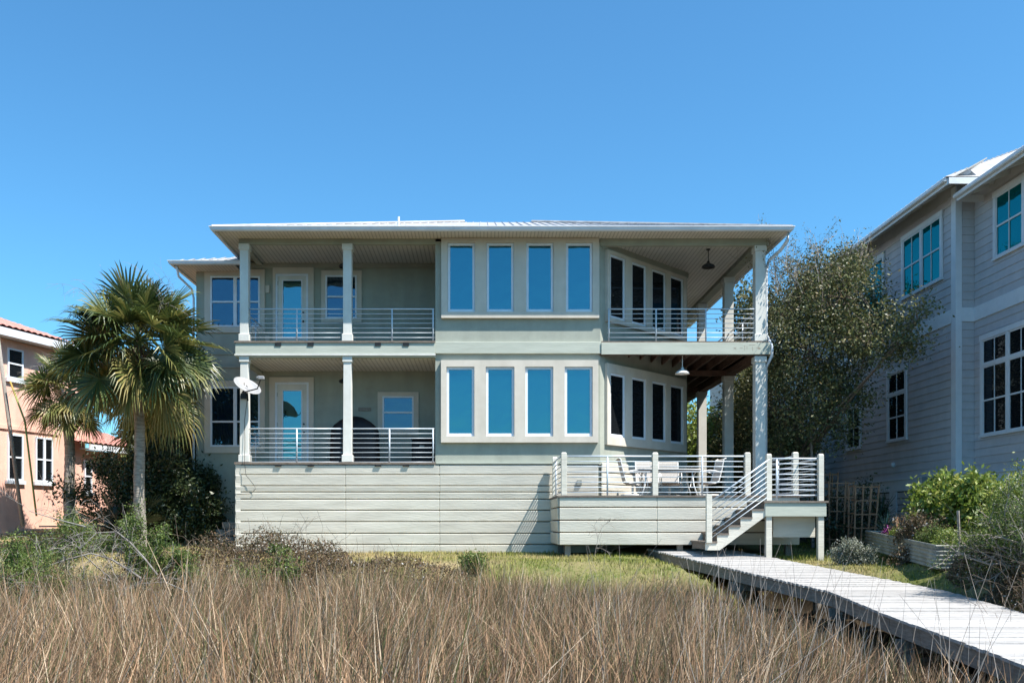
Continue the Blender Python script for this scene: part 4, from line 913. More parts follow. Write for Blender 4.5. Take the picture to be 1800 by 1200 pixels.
def shrub(name, x, y, h, w, mat, label, cat="bush", group=None, stems=7, per=26, size=.05, depth=3, twm=None, grav=0, asp=.42, sc=.09, z=None, n=3, lean=(0,0)):
    zb = float(gz(x,y)) if z is None else z
    t = thing(name, (x,y,zb), label, cat, group); b = MB(); tips = []
    for i in range(stems):
        a = random.uniform(0,6.28); s = random.uniform(.0,1)*w/h
        grow(b, Vector((x+.02*math.cos(a),y+.02*math.sin(a),zb-.05)), Vector((math.cos(a)*s+lean[0],math.sin(a)*s+lean[1],1)), h*.42, .012+.008*h, depth, tips, grav, .5, n)
    b.build("stem", twm or m_shrubtw, t)
    P = np.array([tuple(p) for p,_ in tips]); P = P[rng.integers(0,len(P),int(len(P)*per))]+rng.normal(0,sc,(int(len(P)*per),3))
    P = P[P[:,2] > zb+.02]
    o = leaves("foliage", P, size, mat, t, asp); tag(o, kind="stuff"); return t
# oak / holly tree between the houses
def tree(name, x, y, blobs, label, leafm, ntip, per, size, trunk_r=.14, sc=.28, group=None, trunks=1, clip=None, dens_out=.7, asp=.5):
    zb = float(gz(x,y)); t = thing(name, (x,y,zb), label, "tree", group); b = MB(); pts = []
    hub = Vector((x,y,zb+min(bl[2] for bl in blobs)-zb-.3))
    for c in blobs:
        cx_,cy_,cz_,rx,ry,rz = c; k = int(ntip*(rx*ry*rz)**.66)
        for i in range(k):
            v = rng.normal(size=3); v /= np.linalg.norm(v); v *= rng.uniform(0,1)**(1/3*dens_out) if True else 1
            pts.append(Vector((cx_+v[0]*rx, cy_+v[1]*ry, cz_+v[2]*rz)))
    if clip: pts = [p for p in pts if clip(p)]
    trunk = MB()
    for j in range(trunks):
        ox = (j-(trunks-1)/2)*.5; trunk.tube([(x+ox,y,zb-.2),(x+ox*.9+.05,y,zb+.9),(x+ox*1.2-.06,y+.1,zb+1.9),tuple(Vector((hub.x+ox*1.4,hub.y,hub.z+.9)))], trunk_r, 8, trunk_r*.6)
    trunk.build("trunk", m_bark, t, smooth=True)
    for c in blobs:
        C = Vector(c[:3]); mid = (hub+C)/2+Vector((random.gauss(0,.15),random.gauss(0,.15),-.1)); b.tube([hub,mid,C], trunk_r*.34, 6, trunk_r*.12)
    for p in pts:
        c = min(blobs, key=lambda c_: (Vector(c_[:3])-p).length); C = Vector(c[:3]); q = C+(p-C)*random.uniform(0,.3); m_ = (p+q)/2+Vector((random.gauss(0,.1),random.gauss(0,.1),-.06)); b.tube([q,m_,p+Vector((random.gauss(0,.08),random.gauss(0,.08),.12))], .013, 3, .004)
    b.build("branch", m_shrubtw, t)
    P = np.array([tuple(p) for p in pts]); I = rng.integers(0,len(P),len(P)*per); P = P[I]+rng.normal(0,sc,(len(I),3))
    if clip: P = P[[clip(Vector(p)) for p in P]]
    tag(leaves("crown", P, size, leafm, t, asp), kind="stuff"); return t, pts
def nclip(p): return p.x < NX-.12 and not (p.x < 7.85 and p.y < 37 and p.z > .5 and p.z < 8.4) and not (p.x < 8.4 and 7.4 < p.z < 8.6)
blobs = [(8.9,27.3,5.9,1.35,2.2,1.15),(9.3,26.5,4.7,1.5,2.0,1.3),(9.9,26.0,6.2,.75,1.6,.85),(8.8,27.6,3.3,1.2,2.2,1.4),(9.6,26.2,3.2,1.0,1.6,1.2),(10.15,24.6,4.9,.8,1.1,.75),(9.0,28.6,1.9,1.1,1.6,1.0),(8.9,30.0,3.9,1.1,1.6,1.5),(10.6,26.6,5.6,.9,1.5,1.0),(9.9,27.5,7.0,1.0,1.4,.75),(10.3,23.4,4.4,.55,.8,.5),(10.5,22.9,4.9,.35,.6,.35),(10.4,26.8,7.2,.6,1.1,.5)]
tree("oak_tree", 9.1, 27.6, blobs, "glossy brown green evergreen tree standing between the two big houses", m_leafo, 42, 80, .088, .13, .19, trunks=2, clip=nclip)
# bare upper twigs of that tree form their own thin branches
tw = thing("twiggy_sapling", (9.3,26.6,-.5), "thin nearly bare sapling rising through the top of the evergreen tree", "tree"); b = MB(); tips = []
for i in range(20): grow(b, Vector((9.3+random.uniform(-1.4,1.5),26.8+random.uniform(-1,1),5.7+random.uniform(0,.8))), Vector((random.gauss(0,.25),random.gauss(0,.2),1)), .95, .016, 3, tips, -.02, .42, 3, .16, .68, 4, .003, 3)
b.tube([(9.3,26.6,-.7),(9.25,26.6,3),(9.2,26.7,6.4)],.045,6,.02); b.build("stem", m_twig, tw)
P = np.array([tuple(p) for p,_ in tips]); P = P[rng.integers(0,len(P),len(P)*1)]+rng.normal(0,.06,(len(P),3)); P = P[P[:,0] < NX-.2]
tag(leaves("foliage", P, .06, m_leafo, tw, .45), kind="stuff")
# trees behind the house, seen below the balcony and at its left
for i,(x,y,bl,lm,lb) in enumerate((
   (8.6,40,[(8.4,40,3.6,1.6,1.5,1.6),(9.5,41,2.2,1.8,1.4,1.5),(7.6,40,1.6,1.5,1.3,1.5)],m_leafy,"yellow green tree seen below the balcony behind the porch columns"),
   (11.2,43,[(11.0,43,3.6,1.9,1.5,1.7),(10.2,42,1.7,1.8,1.4,1.6),(12.2,43,2.4,1.5,1.4,1.6)],m_leafd,"dark green tree behind the rearmost porch columns"),
   (9.9,34,[(9.7,34,3.7,1.2,1.3,1.5),(9.3,34.5,2.0,1.3,1.2,1.3),(10.8,34,2.2,1.2,1.2,1.6),(9.0,35,.8,1.2,1.0,.9),(9.9,34,5.6,1.0,1.1,.9),(9.7,34,7.6,.9,1.0,.8)],m_leafo,"dark tree close to the right side of the balcony house"),
   (-10.6,34.5,[(-10.4,34.5,3.2,1.2,1.1,1.5),(-11.6,34.6,1.9,1.3,1.1,1.4),(-9.6,34.3,2.7,.9,1.0,1.7),(-10.6,34.5,1.2,1.4,1.0,1.1)],m_leafg,"loose green tree right behind the palms at the wing corner"),
   (-13.6,42,[(-13.6,42,2.6,2.4,1.6,1.9),(-12.2,41,1.7,1.8,1.3,1.4),(-15.0,41,2.0,1.6,1.3,1.5)],m_leafg,"mottled green tree behind the palms and the tiled wing"),
   (-10.8,40,[(-10.9,40,2.8,1.9,1.4,2.0),(-9.8,39.5,1.4,1.6,1.2,1.4),(-11.9,39,1.2,1.5,1.2,1.3)],m_leafd,"darker green tree behind the rear palms by the house wall"))):
    tree("background_tree", x, y, bl, lb, lm, 52, 60, .14, .12, .26, "trees growing behind the houses")

# ---------------- palms
def frond(parent, c, az, el, Lp, Lf, mat, droop=.35, N=34, roll=0):
    d = Vector((math.cos(az)*math.cos(el), math.sin(az)*math.cos(el), math.sin(el)))
    pts = [c+d*(Lp*t)+Vector((0,0,-droop*.5*(Lp*t)**2)) for t in (0,.33,.66,1.0)]
    f = (pts[-1]-pts[-2]).normalized(); s = f.cross(Vector((0,0,1)))
    if s.length < .05: s = Vector((1,0,0))
    s.normalize(); u = s.cross(f).normalized()
    if roll: q = Matrix.Rotation(roll, 3, f); s = q@s; u = q@u
    b = MB(); b.tube(pts, .016, 4, .010); h = pts[-1]
    vs = []; fs = []
    for i in range(N):
        a = (-2.15+4.3*i/(N-1))+random.gauss(0,.02)
        fold = .28*abs(math.sin(a))
        dr = (f*math.cos(a)+s*math.sin(a)+u*fold*.6).normalized()
        L_ = Lf*(1-.16*abs(a)/2.15)*random.uniform(.88,1.06); w0 = .030*Lf/1.0; side = (f*-math.sin(a)+s*math.cos(a)).normalized()
        tip_d = (.16+random.uniform(0,.30))*droop/.35
        p0 = h+f*(.10*math.cos(a)); p1 = p0+dr*L_*.42+Vector((0,0,-.02)); p2 = p0+dr*L_*.75+Vector((0,0,-tip_d*.28)); p3 = p0+dr*L_*.96+Vector((random.gauss(0,.03),random.gauss(0,.03),-tip_d))
        ww = Vector((0,0,0)); n0 = len(vs)
        vs += [p0-side*.004,p0+side*.004,p1-side*w0*1.0+u*.006,p1+side*w0*1.0+u*.006,p1-u*.010,p2-side*w0*.6,p2+side*w0*.6,p3]
        fs += [(n0,n0+4,n0+2),(n0,n0+1,n0+4),(n0+1,n0+3,n0+4),(n0+2,n0+4,n0+5),(n0+4,n0+6,n0+5),(n0+4,n0+3,n0+6),(n0+5,n0+6,n0+7)]
    b.add(vs, fs); b.build("frond", mat, parent)
def palm(x, y, ztop, r, label, nf, Lp, Lf, smooth_trunk=True, yel=.25, lean=(0,0), boots=False, els=(-1.0,1.2), dark=0, bootlen=1.2, group="cabbage palms left of the house"):
    zb = float(gz(x,y)); t = thing("palm_tree", (x,y,zb), label, "palm tree", group)
    top = Vector((x+lean[0],y+lean[1],ztop)); pts = []
    for k in range(9):
        q = k/8; pts.append(Vector((x+lean[0]*q*q+.02*math.sin(k*1.7),y+lean[1]*q,zb-.1+(ztop-zb+.1)*q)))
    vs = []; fs = []; n = 12; m_ = 40
    for k in range(m_+1):
        q = k/m_; c = pts[min(int(q*8),7)].lerp(pts[min(int(q*8)+1,8)], q*8-int(q*8) if q < 1 else 1)
        rr = r*(1.18-.30*q+.28*math.exp(-q*18))*(1+.035*((k%2)*2-1))
        for j in range(n): vs.append(c+Vector((math.cos(6.283*j/n),math.sin(6.283*j/n),0))*rr*(1+random.gauss(0,.02)))
    for k in range(m_):
        for j in range(n): fs.append((k*n+j,k*n+(j+1)%n,(k+1)*n+(j+1)%n,(k+1)*n+j))
    MB().add(vs,fs).build("trunk", m_trunk if smooth_trunk else m_boot, t, smooth=True)
    if boots:
        b = MB(); zz = ztop-bootlen; k = 0
        while zz < ztop+.05:
            for j in range(6):
                a = j*1.047+k*.45; q = (zz-zb)/(ztop-zb); c = Vector((x+lean[0]*q*q,y+lean[1]*q,zz)); d = Vector((math.cos(a),math.sin(a),0)); s = Vector((-d.y,d.x,0)); r_ = r*.95
                e = random.uniform(.10,.17)
                b.add([c+d*r_-s*.06, c+d*r_+s*.06, c+d*(r_+e)+s*.03+Vector((0,0,.20)), c+d*(r_+e)-s*.03+Vector((0,0,.20)), c+d*(r_+.03)+Vector((0,0,-.05)), c+d*(r_+e+.03)+Vector((0,0,.17))],
                      [(0,1,2,3),(0,4,1),(1,4,5,2),(0,3,5,4),(2,5,3)])
            zz += .12; k += 1
        tag(b.build("boot", m_boot, t), kind="stuff")
    for i in range(nf):
        q = (i+.5)/nf; el = els[0]+(els[1]-els[0])*q**1.0+random.gauss(0,.08); az = i*2.39996+random.gauss(0,.15)
        mt = m_frondy if (q < yel or (q < yel*1.7 and random.random() < .35)) else m_frond
        frond(t, top+Vector((0,0,.10+.22*q)), az, el+random.gauss(0,.10), Lp*random.uniform(.7,1.15)*(1.0 if q < .7 else .85), Lf*random.uniform(.8,1.12), mt, random.uniform(.08,.26)+.22*(1-q), roll=random.gauss(0,.7))
    # dead flower stalks
    b = MB(); tips = []
    for i in range(4 if nf > 30 else 2):
        a = random.uniform(0,6.28); grow(b, top+Vector((0,0,.4)), Vector((math.cos(a),math.sin(a),.85)), 1.0*Lp, .010, 3, tips, .07, .55, 4, .12, .6, 5, .002, 3)
    b.build("flower_stalk", m_twig, t)
    return t
palm(WX(246,25.0), 25.0, 4.6, .135, "tall cabbage palm with a full round crown in front of the wing, nearest the house", 80, 1.3, 1.12, lean=(-.05,0), boots=True, bootlen=.5, yel=.16)
palm(WX(122,28.3), 28.3, 3.75, .15, "smaller cabbage palm standing against the pink house", 38, .85, .85, boots=True, bootlen=1.0, yel=.3)
palm(WX(268,29.6), 29.6, 3.85, .18, "cabbage palm with a dark shaggy trunk just behind the tallest palm", 40, 1.0, 1.05, smooth_trunk=False, boots=True, bootlen=3.2, yel=.6)
palm(WX(303,30.6), 30.6, 3.6, .16, "rearmost cabbage palm with golden fronds beside the wing wall", 38, .95, 1.0, smooth_trunk=False, boots=True, bootlen=3.0, yel=.75)
# flowering wisps drifting left from the tall palm crown
# saw palmetto
sp_ = thing("saw_palmetto", (WX(215,26.5),26.5,float(gz(WX(215,26.5),26.5))), "dark stiff saw palmetto fan left of the tall palm trunk", "palmetto")
for i in range(11):
    x = WX(215,26.5); frond(sp_, Vector((x,26.5,float(gz(x,26.5))+.5)), 2.3+i*.57, .55+.25*math.sin(i*2), .95, .75, m_spike, .12, 26, random.gauss(0,.5))
# dark shrubs below the palms, their shade put into the leaf colour
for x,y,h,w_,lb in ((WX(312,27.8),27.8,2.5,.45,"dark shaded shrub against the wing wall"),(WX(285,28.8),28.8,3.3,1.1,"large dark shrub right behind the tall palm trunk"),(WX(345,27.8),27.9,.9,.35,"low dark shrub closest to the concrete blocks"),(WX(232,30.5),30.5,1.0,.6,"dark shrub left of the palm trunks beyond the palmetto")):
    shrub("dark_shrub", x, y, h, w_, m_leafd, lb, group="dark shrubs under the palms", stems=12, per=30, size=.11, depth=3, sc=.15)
# foreground shrubs at the left
shrub("young_bush", WX(285,19.6), 19.6, 1.35, .60, m_leafg, "small bright green bush on one stem right of the palm trunk", group="wild bushes at the lawn edge", stems=7, per=16, size=.05, depth=3, sc=.05)
shrub("young_bush", WX(238,19.8), 19.8, 1.75, .50, m_leafg, "upright thin green bush in front of the tall palm trunk", group="wild bushes at the lawn edge", stems=6, per=12, size=.048, depth=3, sc=.05)
shrub("young_bush", WX(20,17.5), 17.5, 1.95, .75, m_leafg, "dense green bush at the left edge of the photo", group="wild bushes at the lawn edge", stems=11, per=18, size=.05, depth=3, sc=.06)
shrub("young_bush", WX(62,19.5), 19.5, 1.35, .9, m_leafg, "low green bush second from the left edge", group="wild bushes at the lawn edge", stems=9, per=13, size=.05, depth=3, sc=.06)
shrub("young_bush", WX(130,21.5), 21.5, 1.25, .7, m_leafg, "thin green bush in front of the pink house wing", group="wild bushes at the lawn edge", stems=6, per=8, size=.05, depth=3, sc=.06)
shrub("sapling", WX(480,19.6), 19.6, 1.35, .12, m_leafg, "slender leafy sapling in front of the pale skirt boards", cat="sapling", stems=4, per=12, size=.06, depth=2, sc=.045)
shrub("sapling", WX(430,19.5), 19.5, .95, .5, m_leafg, "low sprawling green sapling left of the slender one", cat="sapling", stems=7, per=5, size=.06, depth=2, sc=.05)
shrub("young_bush", WX(838,20.2), 20.2, .62, .5, m_leafg, "small dark green bush on the slope below the house", group="wild bushes at the lawn edge", stems=9, per=7, size=.055, depth=2, sc=.06)
# bare dead wood at the left
def deadwood(x, y, dirs, L, r, label, depth=4, z=None, grav=.03):
    zb = float(gz(x,y)) if z is None else z; b = MB(); tips = []
    for d in dirs: grow(b, Vector((x,y,zb)), Vector(d), L, r*.7, depth, tips, grav, .5, 2 if depth > 3 else 3, .15, .74, 5, .003, 4)
    return tag(b.build("dead_branch", m_twig, None), label, "dead branch", "bare dead branches in the marsh edge")
deadwood(WX(245,18.8),18.8,[(-.9,0,.75),(-.5,.1,1.0),(-1,.1,.5)],1.2,.035,"big arched bare branch right of the fallen wood")
deadwood(WX(270,18.6),18.6,[(-.75,.0,.85)],1.25,.028,"pale bare branch leaning over the arched one")
deadwood(WX(180,18.0),18.0,[(-.6,0,.7),(.4,0,.6),(-.1,.1,.8)],.8,.018,"tangle of thin pale twigs above the left reeds")
deadwood(WX(60,17.5),17.5,[(-.5,0,.8),(.6,0,.7),(.1,.1,.9)],.9,.02,"pale twig tangle near the left edge bushes")
deadwood(WX(110,18.5),18.5,[(.5,0,.9),(.9,0,.5),(-.3,.1,1)],.95,.02,"pale twig tangle between the two left bushes")
def arc(pts, r, label):
    b = MB(); tips = []; P = [Vector((WX(px,D),D,WZ(py,D))) for px,py,D in pts]; b.tube(P, r*.75, 6, r*.3)
    for k in range(1,len(P)):
        for j in range(2): grow(b, P[k], Vector((random.gauss(-.3,.6),random.gauss(0,.3),random.uniform(.1,1))), .42, r*.18, 2, tips, .05, .5, 2, .2, .7, 4, .0025, 4)
    return tag(b.build("dead_branch", m_pale, None), label, "dead branch", "bare dead branches in the marsh edge")
m_pale = M("bleached_wood", (.15,.13,.115), (.30,.275,.25), 9, .9)
arc([(248,1016,18.5),(225,1000,18.5),(195,982,18.5),(160,972,18.4),(115,983,18.2),(60,1003,18.0)],.032,"thick dark based branch arching low over the reeds at the left")
arc([(277,1010,18.2),(255,982,18.3),(228,952,18.4),(205,934,18.5),(170,936,18.4),(150,955,18.3),(141,964,18.3)],.024,"pale branch hooking over the top of the low arching branch")
arc([(150,925,17.8),(110,915,17.8),(75,905,17.8),(52,898,17.8)],.02,"pale straight branch pointing left towards the pink house")
arc([(330,1040,16.5),(290,1022,16.5),(240,1026,16.5),(200,1040,16.5)],.016,"short bleached branch lying in the reeds below the arches")
deadwood(WX(1045,22.8),22.8,[(.1,0,1)],.55,.010,"bare little sapling in front of the deck post",3)
deadwood(WX(215,17.6),17.0,[(-.7,0,.55),(.5,0,.6)],.8,.016,"bleached twigs sinking into the reeds below the arched branch")
# bramble mounds
def mound(name, cx_, cy_, rx, ry, h, n, size, mat, label, cat, group=None, tw=60, up=0):
    zb = float(gz(cx_,cy_)); t = thing(name, (cx_,cy_,zb), label, cat, group)
    a = rng.uniform(0,6.283,n); rr = np.sqrt(rng.uniform(0,1,n)); x = cx_+rx*rr*np.cos(a); y = cy_+ry*rr*np.sin(a)
    env = h*(1-rr**2.2)*(.75+.35*np.sin(x*3.1+y*2.2)*np.cos(y*2.7-x)) ; z = gz(x,y)+env*rng.uniform(.05,1,n)**.55+rng.exponential(.03,n)
    tag(leaves("foliage", np.stack([x,y,z],-1), size, mat, t, .5, .5), kind="stuff")
    b = MB(); tips = []
    for i in range(tw):
        a_ = random.uniform(0,6.28); q = math.sqrt(random.random())*.9; X_ = cx_+rx*q*math.cos(a_); Y_ = cy_+ry*q*math.sin(a_)
        grow(b, Vector((X_,Y_,float(gz(X_,Y_)))), Vector((random.gauss(0,.6),random.gauss(0,.6),1)), h*.75, .006, 1, tips, .04, .5, 2, .2, .7, 4, .003, 3)
    b.build("stem", m_shrubtw, t); return t
mound("bramble_mound", WX(445,20.6), 20.6, 2.2, 1.3, 1.05, 16000, .05, m_leafb, "brown bramble mound with white fluff in front of the left boards", "brambles", "bramble thickets", 90)
mound("bramble_mound", WX(630,19.4), 19.4, 2.5, 1.1, .62, 12000, .045, m_leafb, "lower reddish bramble mound right of the first one", "brambles", "bramble thickets", 70)
mound("bramble_mound", WX(310,18.5), 18.5, 1.5, .9, .45, 4500, .045, m_leafb, "low bramble patch under the dead branches", "brambles", "bramble thickets", 50)
mound("bramble_mound", 8.35, 12.9, 1.15, 2.6, .95, 22000, .04, m_leafb, "brown bramble thicket beside the boardwalk at the right edge", "brambles", "bramble thickets", 130)
mound("bramble_mound", 8.95, 16.4, .75, .9, .85, 7000, .045, m_leafb, "olive brown brambles swallowing the near end of the planter", "brambles", "bramble thickets", 60)
mound("bramble_mound", 9.25, 14.2, 1.35, 1.6, 1.5, 15000, .04, m_leafb, "dark bramble thicket under the bright bush at the right", "brambles", "bramble thickets", 120)
shrub("bright_bush", 9.6, 15.6, 1.95, .4, m_leafy, "bright yellow green bush at the right edge of the photo", stems=15, per=20, size=.055, depth=3, sc=.09, z=-.75)
shrub("bright_bush", 10.3, 20.0, 2.15, .35, m_leafy, "bush with bright lime leaves at the top left of the right thicket", stems=10, per=22, size=.12, depth=3, sc=.08, z=-.75)
shrub("grey_brush", 8.6, 14.9, 1.65, .55, m_leafg, "loose olive brush with many bare twigs in front of the bright bush", stems=22, per=9, size=.035, depth=3, sc=.05, z=-.85, twm=m_twig)
shrub("silver_shrub", 8.0, 20.4, .72, .2, m_lav, "silvery grey shrub on the lawn right of the boardwalk", stems=14, per=16, size=.045, depth=2, sc=.05)
shrub("garden_shrub", WX(1645,19.0), 19.4, 1.25, .55, m_leafb, "sparse olive shrub behind the raised planter", stems=9, per=8, size=.05, depth=3, sc=.06)

# ---------------- raised planter (corrugated), plants in it, trellises, yucca, cold frame
pl = thing("raised_planter", (9.2,20.5,-.6), "long raised planter of corrugated galvanised sheet on the right lawn", "planter")
pa, pb = Vector((9.45,23.3)), Vector((8.35,17.4)); pdir = (pb-pa).normalized(); pnn = Vector((-pdir.y,pdir.x)); 
if pnn.x < 0: pnn = -pnn
W_ = .85; Lp_ = (pb-pa).length
def corr(p, q, name):
    vs = []; n = 12; nn = 24; d = (q-p); nr = Vector((d.y,-d.x)).normalized()
    for i in range(n+1):
        for j in range(nn+1):
            pt = p+d*(i/n); zt_ = -.22+float(np.interp((pt-pa).length,[0,Lp_],[0,-.22])); zg = zt_-.42
            off = .014*math.sin(j/nn*math.pi*2*5.5); vs.append((pt.x+nr.x*off,pt.y+nr.y*off,zg+(zt_-zg)*j/nn))
    fs = [(i*(nn+1)+j,(i+1)*(nn+1)+j,(i+1)*(nn+1)+j+1,i*(nn+1)+j+1) for i in range(n) for j in range(nn)]
    o = MB().add(vs,fs).build(name, m_galv, pl, smooth=True); so_ = o.modifiers.new("solid",'SOLIDIFY'); so_.thickness = .006
    zt0 = -.22+float(np.interp((p-pa).length,[0,Lp_],[0,-.22])); zt1 = -.22+float(np.interp((q-pa).length,[0,Lp_],[0,-.22]))
    MB().tube([(p.x,p.y,zt0+.01),(q.x,q.y,zt1+.01)],.022,6).build("rim", m_galv, pl)
corr(pa,pb,"side_panel"); corr(pa,pa+pnn*W_,"end_panel"); corr(pb,pb+pnn*W_,"end_panel"); corr(pa+pnn*W_,pb+pnn*W_,"side_panel")
c4 = [pa,pa+pnn*W_,pb+pnn*W_,pb]
MB().add([(c.x,c.y,(-.30 if c in (pa,) or i == 1 else -.50)) for i,c in enumerate(c4)],[(0,1,2,3)]).build("soil", m_ground, pl)
for i,(q,h) in enumerate(((.30,.26),(.45,.34),(.6,.38),(.75,.42),(.9,.4))):
    c = pa+(pb-pa)*q+pnn*.42; shrub("garden_plant", c.x, c.y, h+.12, .35, m_leafg if i%2 else m_leafy, ("feathery green plant behind the purple one in the planter","green plant second from the far end of the planter","green plant in the middle of the planter","taller green plant second from the near end of the planter","green plant at the near end of the planter")[i], cat="plant", group="green plants in the raised planter", stems=12, per=12, size=.04, depth=2, sc=.06, z=-.36-.2*q)
c = pa+(pb-pa)*.10+pnn*.45; shrub("purple_plant", c.x, c.y, .28, .22, m_purple, "purple leaved plant at the far end of the planter", cat="plant", stems=9, per=10, size=.06, depth=1, sc=.05, z=-.30)
def spiky(x, y, z, n, L, mat, name, label, w=.02, cat="yucca"):
    t = thing(name, (x,y,z), label, cat)
    for i in range(n):
        az = i*2.4; el = 1.35-1.3*(i/n); d = Vector((math.cos(az)*math.cos(el),math.sin(az)*math.cos(el),math.sin(el))); s = d.cross(Vector((0,0,1))).normalized()*w
        p0 = Vector((x,y,z+.12)); p1 = p0+d*L*.5; p2 = p0+d*L+Vector((0,0,-L*.22*(1-el/1.5)))
        MB().add([p0-s*.5,p0+s*.5,p1+s,p1-s,p2,(p0+p1)/2+Vector((0,0,-.008))],[(0,5,3),(0,1,5),(1,2,5),(5,2,3),(3,2,4)]).build("leaf", mat, t)
    MB().tube([(x,y,z-.05),(x,y,z+.16)],.04,6).build("stem", m_bark, t)
spiky(WX(1557,24.2),24.2,-.35,26,.62,m_yucca,"yucca_plant","spiky pale striped yucca behind the raised planter")
spiky(WX(1548,26.0),26.0,.0,30,.95,m_spike,"dark_yucca","larger dark spiky yucca against the neighbour's skirt boards")
MB_p = MB(); MB_p.box(WX(1577,22.4)-.03,WX(1577,22.4)+.03,22.37,22.43,-.6,WZ(908,22.4)); tag(MB_p.build("garden_stake", m_cedar), "short reddish wooden stake at the end of the raised planter", "stake")
MB_p = MB(); MB_p.tube([(WX(1688,17.5),17.5,-.8),(WX(1684,17.5),17.5,WZ(897,17.5))],.025,6); tag(MB_p.build("garden_stake", m_twig), "grey rounded stake in front of the neighbour's corner pier", "stake")
cf = thing("cold_frame", (WX(1615,21.8),22.2,-.5), "low dark mesh covered garden frame behind the planter", "garden frame")
x0,x1 = WX(1585,22.6), NX-.15; 
MB().box(x0,x1,21.6,21.64,-.62,-.30).build("side_board", m_woodx, cf); MB().box(x0,x1,23.0,23.04,-.6,-.02).build("side_board", m_woodx, cf)
b = MB()
for i in range(22):
    x = x0+(x1-x0)*i/21; b.tube([(x,21.62,-.29),(x,23.02,0)],.006,3)
for j in range(10): y = 21.62+1.4*j/9; b.tube([(x0,y,-.29+.29*j/9),(x1,y,-.29+.29*j/9)],.006,3)
tag(b.build("wire_mesh", m_dark, cf), kind="stuff")
def trellis(px, y, w, h, label, tilt=0):
    x = WX(px,y); zb = float(gz(x,y)); t = thing("wooden_trellis", (x,y,zb), label, "trellis", "cedar plant trellises by the side yard"); 
    for sx in (-1,-.33,.33,1):
        for yy in ((0,.45) if abs(sx) == 1 else (0,)): MB().hexa([(x+sx*w*.5*.8-.018,y+yy*.9-.018,zb-.05),(x+sx*w*.5*.8+.018,y+yy*.9-.018,zb-.05),(x+sx*w*.5*.8+.018,y+yy*.9+.018,zb-.05),(x+sx*w*.5*.8-.018,y+yy*.9+.018,zb-.05)],
             [(x+sx*w*.5-.018+tilt,y+yy-.018,zb+h),(x+sx*w*.5+.018+tilt,y+yy-.018,zb+h),(x+sx*w*.5+.018+tilt,y+yy+.018,zb+h),(x+sx*w*.5-.018+tilt,y+yy+.018,zb+h)]).build("upright", m_cedar, t)
    for k in range(5):
        z = zb+h*(.16+.2*k); tt = tilt*(z-zb)/h; MB().box(x-w*.5+tt,x+w*.5+tt,y-.034,y-.019,z,z+.03).build("crossbar", m_cedar, t)
        for sx in (-1,1): MB().box(x+sx*w*.48+tt-.008,x+sx*w*.48+tt+.008,y-.018,y+.46,z+.031,z+.058).build("crossbar", m_cedar, t)
    return t
trellis(1518,24.8,.62,1.80,"nearest cedar trellis, leaning slightly right, beside the planter",.10)
trellis(1476,26.2,.7,1.95,"middle cedar trellis behind the landing's right corner",.05)
trellis(1452,27.4,.7,2.05,"farthest cedar trellis, mostly hidden by the landing")
shrub("climbing_vine", WX(1500,26.6), 26.7, 2.1, .4, m_leafd, "green climbing vine growing on the cedar trellises", cat="vine", stems=6, per=5, size=.10, depth=3, sc=.12)

# ---------------- grass and reeds
def inwalk(x, y, m=0):
    l = np.interp(y, ysn, [s[1] for s in stn][::-1]); r = np.interp(y, ysn, [s[2] for s in stn][::-1])
    return (x > l-m) & (x < r+m) & (y < 24.3)
def visible(x, y, m=1.0): return (x > -.52*y-m) & (x < .585*y+m)
n = 150000
y = 12+ (rng.uniform(0,1,n)**.8)*19; x = rng.uniform(-17,11,n); zz = gz(x,y)
k = visible(x,y) & ~((x > -6.8) & (x < 3.2) & (y > 25.95)) & ~((x > 2.0) & (x < 7.8) & (y > 24.5)) & ~((x < -6.7)&(x > -8.5)&(y > BY-.1)) & (zz > -1.75) & (x < NX) & ~((x > 3.1)&(x < 7.8)&(y > 25.5))
x, y, zz = x[k], y[k], zz[k]; n = len(x)
a = rng.uniform(0,6.283,n); h = rng.uniform(.03,.085,n)*(1+.6*(np.sin(x*2.3)*np.sin(y*1.9))); w_ = rng.uniform(.006,.013,n); lx = rng.normal(0,.022,n); ly = rng.normal(0,.022,n)
V = np.stack([np.stack([x-np.cos(a)*w_,y-np.sin(a)*w_,zz-.01],-1),np.stack([x+np.cos(a)*w_,y+np.sin(a)*w_,zz-.01],-1),np.stack([x+lx,y+ly,zz+h],-1)],1).reshape(-1,3)
tag(npmesh("lawn_grass", V, np.arange(3*n).reshape(n,3), m_blade), "patchy green and straw coloured lawn grass around the house", "grass", kind="stuff")
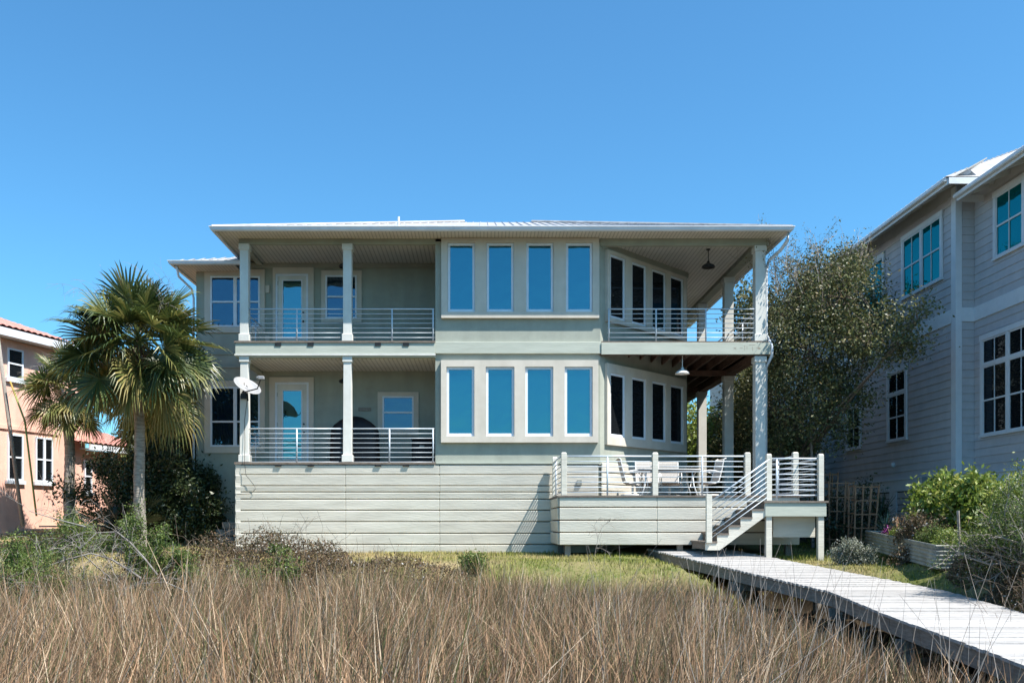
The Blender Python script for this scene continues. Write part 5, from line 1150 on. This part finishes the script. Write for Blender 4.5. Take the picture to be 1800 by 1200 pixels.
def reeds(name, n, mat, label, ymin, ymax, hmean, hsd, w, tilt, pw=1.0, zlim=-1.35, seed=1, bend=.25):
    r_ = np.random.default_rng(seed)
    y = ymin+(ymax-ymin)*r_.uniform(0,1,n)**pw; x = r_.uniform(-1,1,n)*(.58*y+2.5); zz = gz(x,y)
    clump = .5+.5*np.sin(x*1.9+np.sin(y*1.3)*1.7)*np.sin(y*1.6+x*.4)
    k = visible(x,y,2.6) & ~inwalk(x,y,-.02) & (zz < zlim-.14*sst((x+1.5)/2)+.16*np.sin(x*2.1)+.14*r_.normal(size=n)) & (r_.uniform(0,1,n) < .38+.62*clump)
    x, y, zz, clump = x[k], y[k], zz[k], clump[k]; n = len(x)
    edge = np.clip((-1.2-zz)/.7, .35, 1)*(1-.36*sst((x-.9)/2.6))*np.where(x > 5.0, .8, 1)
    h = np.clip(r_.normal(hmean,hsd,n),.2,1.7)*(.66+.5*clump)*edge*(1+.10*np.sin(x*4.3+y*3.1)); w_ = w*r_.uniform(.6,1.5,n)
    prev = .16*np.sin(y*.9+x*1.3)+.13*np.sin(x*2.9-y*2.1)+.10
    tx = r_.normal(0,tilt,n)+prev; ty = r_.normal(0,tilt,n)
    br = r_.uniform(0,1,n) < .09; tx = np.where(br, tx*3.4, tx); ty = np.where(br, ty*2.5, ty) 
    bx = tx*bend*r_.normal(1.0,.8,n); by = ty*bend*r_.normal(1,.8,n)
    a = r_.uniform(0,6.283,n); cx_, sy_ = np.cos(a)*w_*.5, np.sin(a)*w_*.5
    rows = []
    for t, ws in ((0,1),(.36,.95),(.7,.7),(1,.12)):
        px = x+(tx*t+bx*t*t)*h; py = y+(ty*t+by*t*t)*h; pz = zz-.03+h*t*np.sqrt(np.clip(1-(tx**2+ty**2)*.5,.3,1))
        rows += [np.stack([px-cx_*ws,py-sy_*ws,pz],-1), np.stack([px+cx_*ws,py+sy_*ws,pz],-1)]
    V = np.stack(rows,1)
    base = (np.arange(n)*8)[:,None]; Fq = np.concatenate([base+np.array([[0,1,3,2]]),base+np.array([[2,3,5,4]]),base+np.array([[4,5,7,6]])],0)
    # drop stems poking through the boardwalk
    tipx, tipy = x+(tx+bx)*h, y+(ty+by)*h
    bad = inwalk(tipx,tipy,.03) & (zz+h > np.interp(tipy,ysn,[s[3] for s in stn][::-1])-.2); good = ~bad
    Fq = Fq.reshape(3,n,4)[:,good].reshape(-1,4)
    return tag(npmesh(name, V.reshape(-1,3), Fq, mat), label, "reeds", kind="stuff")
reeds("marsh_reeds", 96000, m_reed, "dense dry brown marsh reeds filling the foreground", 4.6, 20.0, 1.0, .24, .0088, .21, pw=.85, seed=3)
reeds("green_reeds", 46000, m_reedg, "shorter green rushes growing low among the dry reeds", 4.6, 19.5, .9, .2, .009, .16, pw=.6, seed=4)
reeds("reed_litter", 20000, m_under, "dark matted reed litter at the foot of the reeds", 4.6, 20.3, .45, .12, .011, .35, pw=.75, seed=5, zlim=-1.2)
def tall(n, label, seed, hm, wmul, xr, yr):
    r_ = random.Random(seed); b = MB()
    for i in range(n):
        x = r_.uniform(*xr); y = r_.uniform(*yr)
        if inwalk(np.array([x]),np.array([y]),.1)[0]: continue
        z = float(gz(x,y)); h = r_.uniform(.8,1.25)*hm; tx, ty = r_.gauss(.05,.22), r_.gauss(0,.1)
        b.tube([(x,y,z),(x+tx*h*.5,y+ty*h*.5,z+h*.52),(x+tx*h*1.2,y+ty*h*1.2,z+h*.97)], .0042*wmul, 3, .0015)
    return tag(b.build("tall_stalk", m_twig, None), label, "stalks", kind="stuff")
tall(240,"long pale bent stalks scattered through the reeds",5,1.35,1.0,(-9,6),(6,17.5))
tall(60,"thin pale stalks rising in front of the boardwalk",6,1.6,1.0,(1.0,4.6),(7,16))
tall(26,"few long pale stalks crossing before the right lawn",8,1.9,1.2,(7.6,8.3),(9,14))
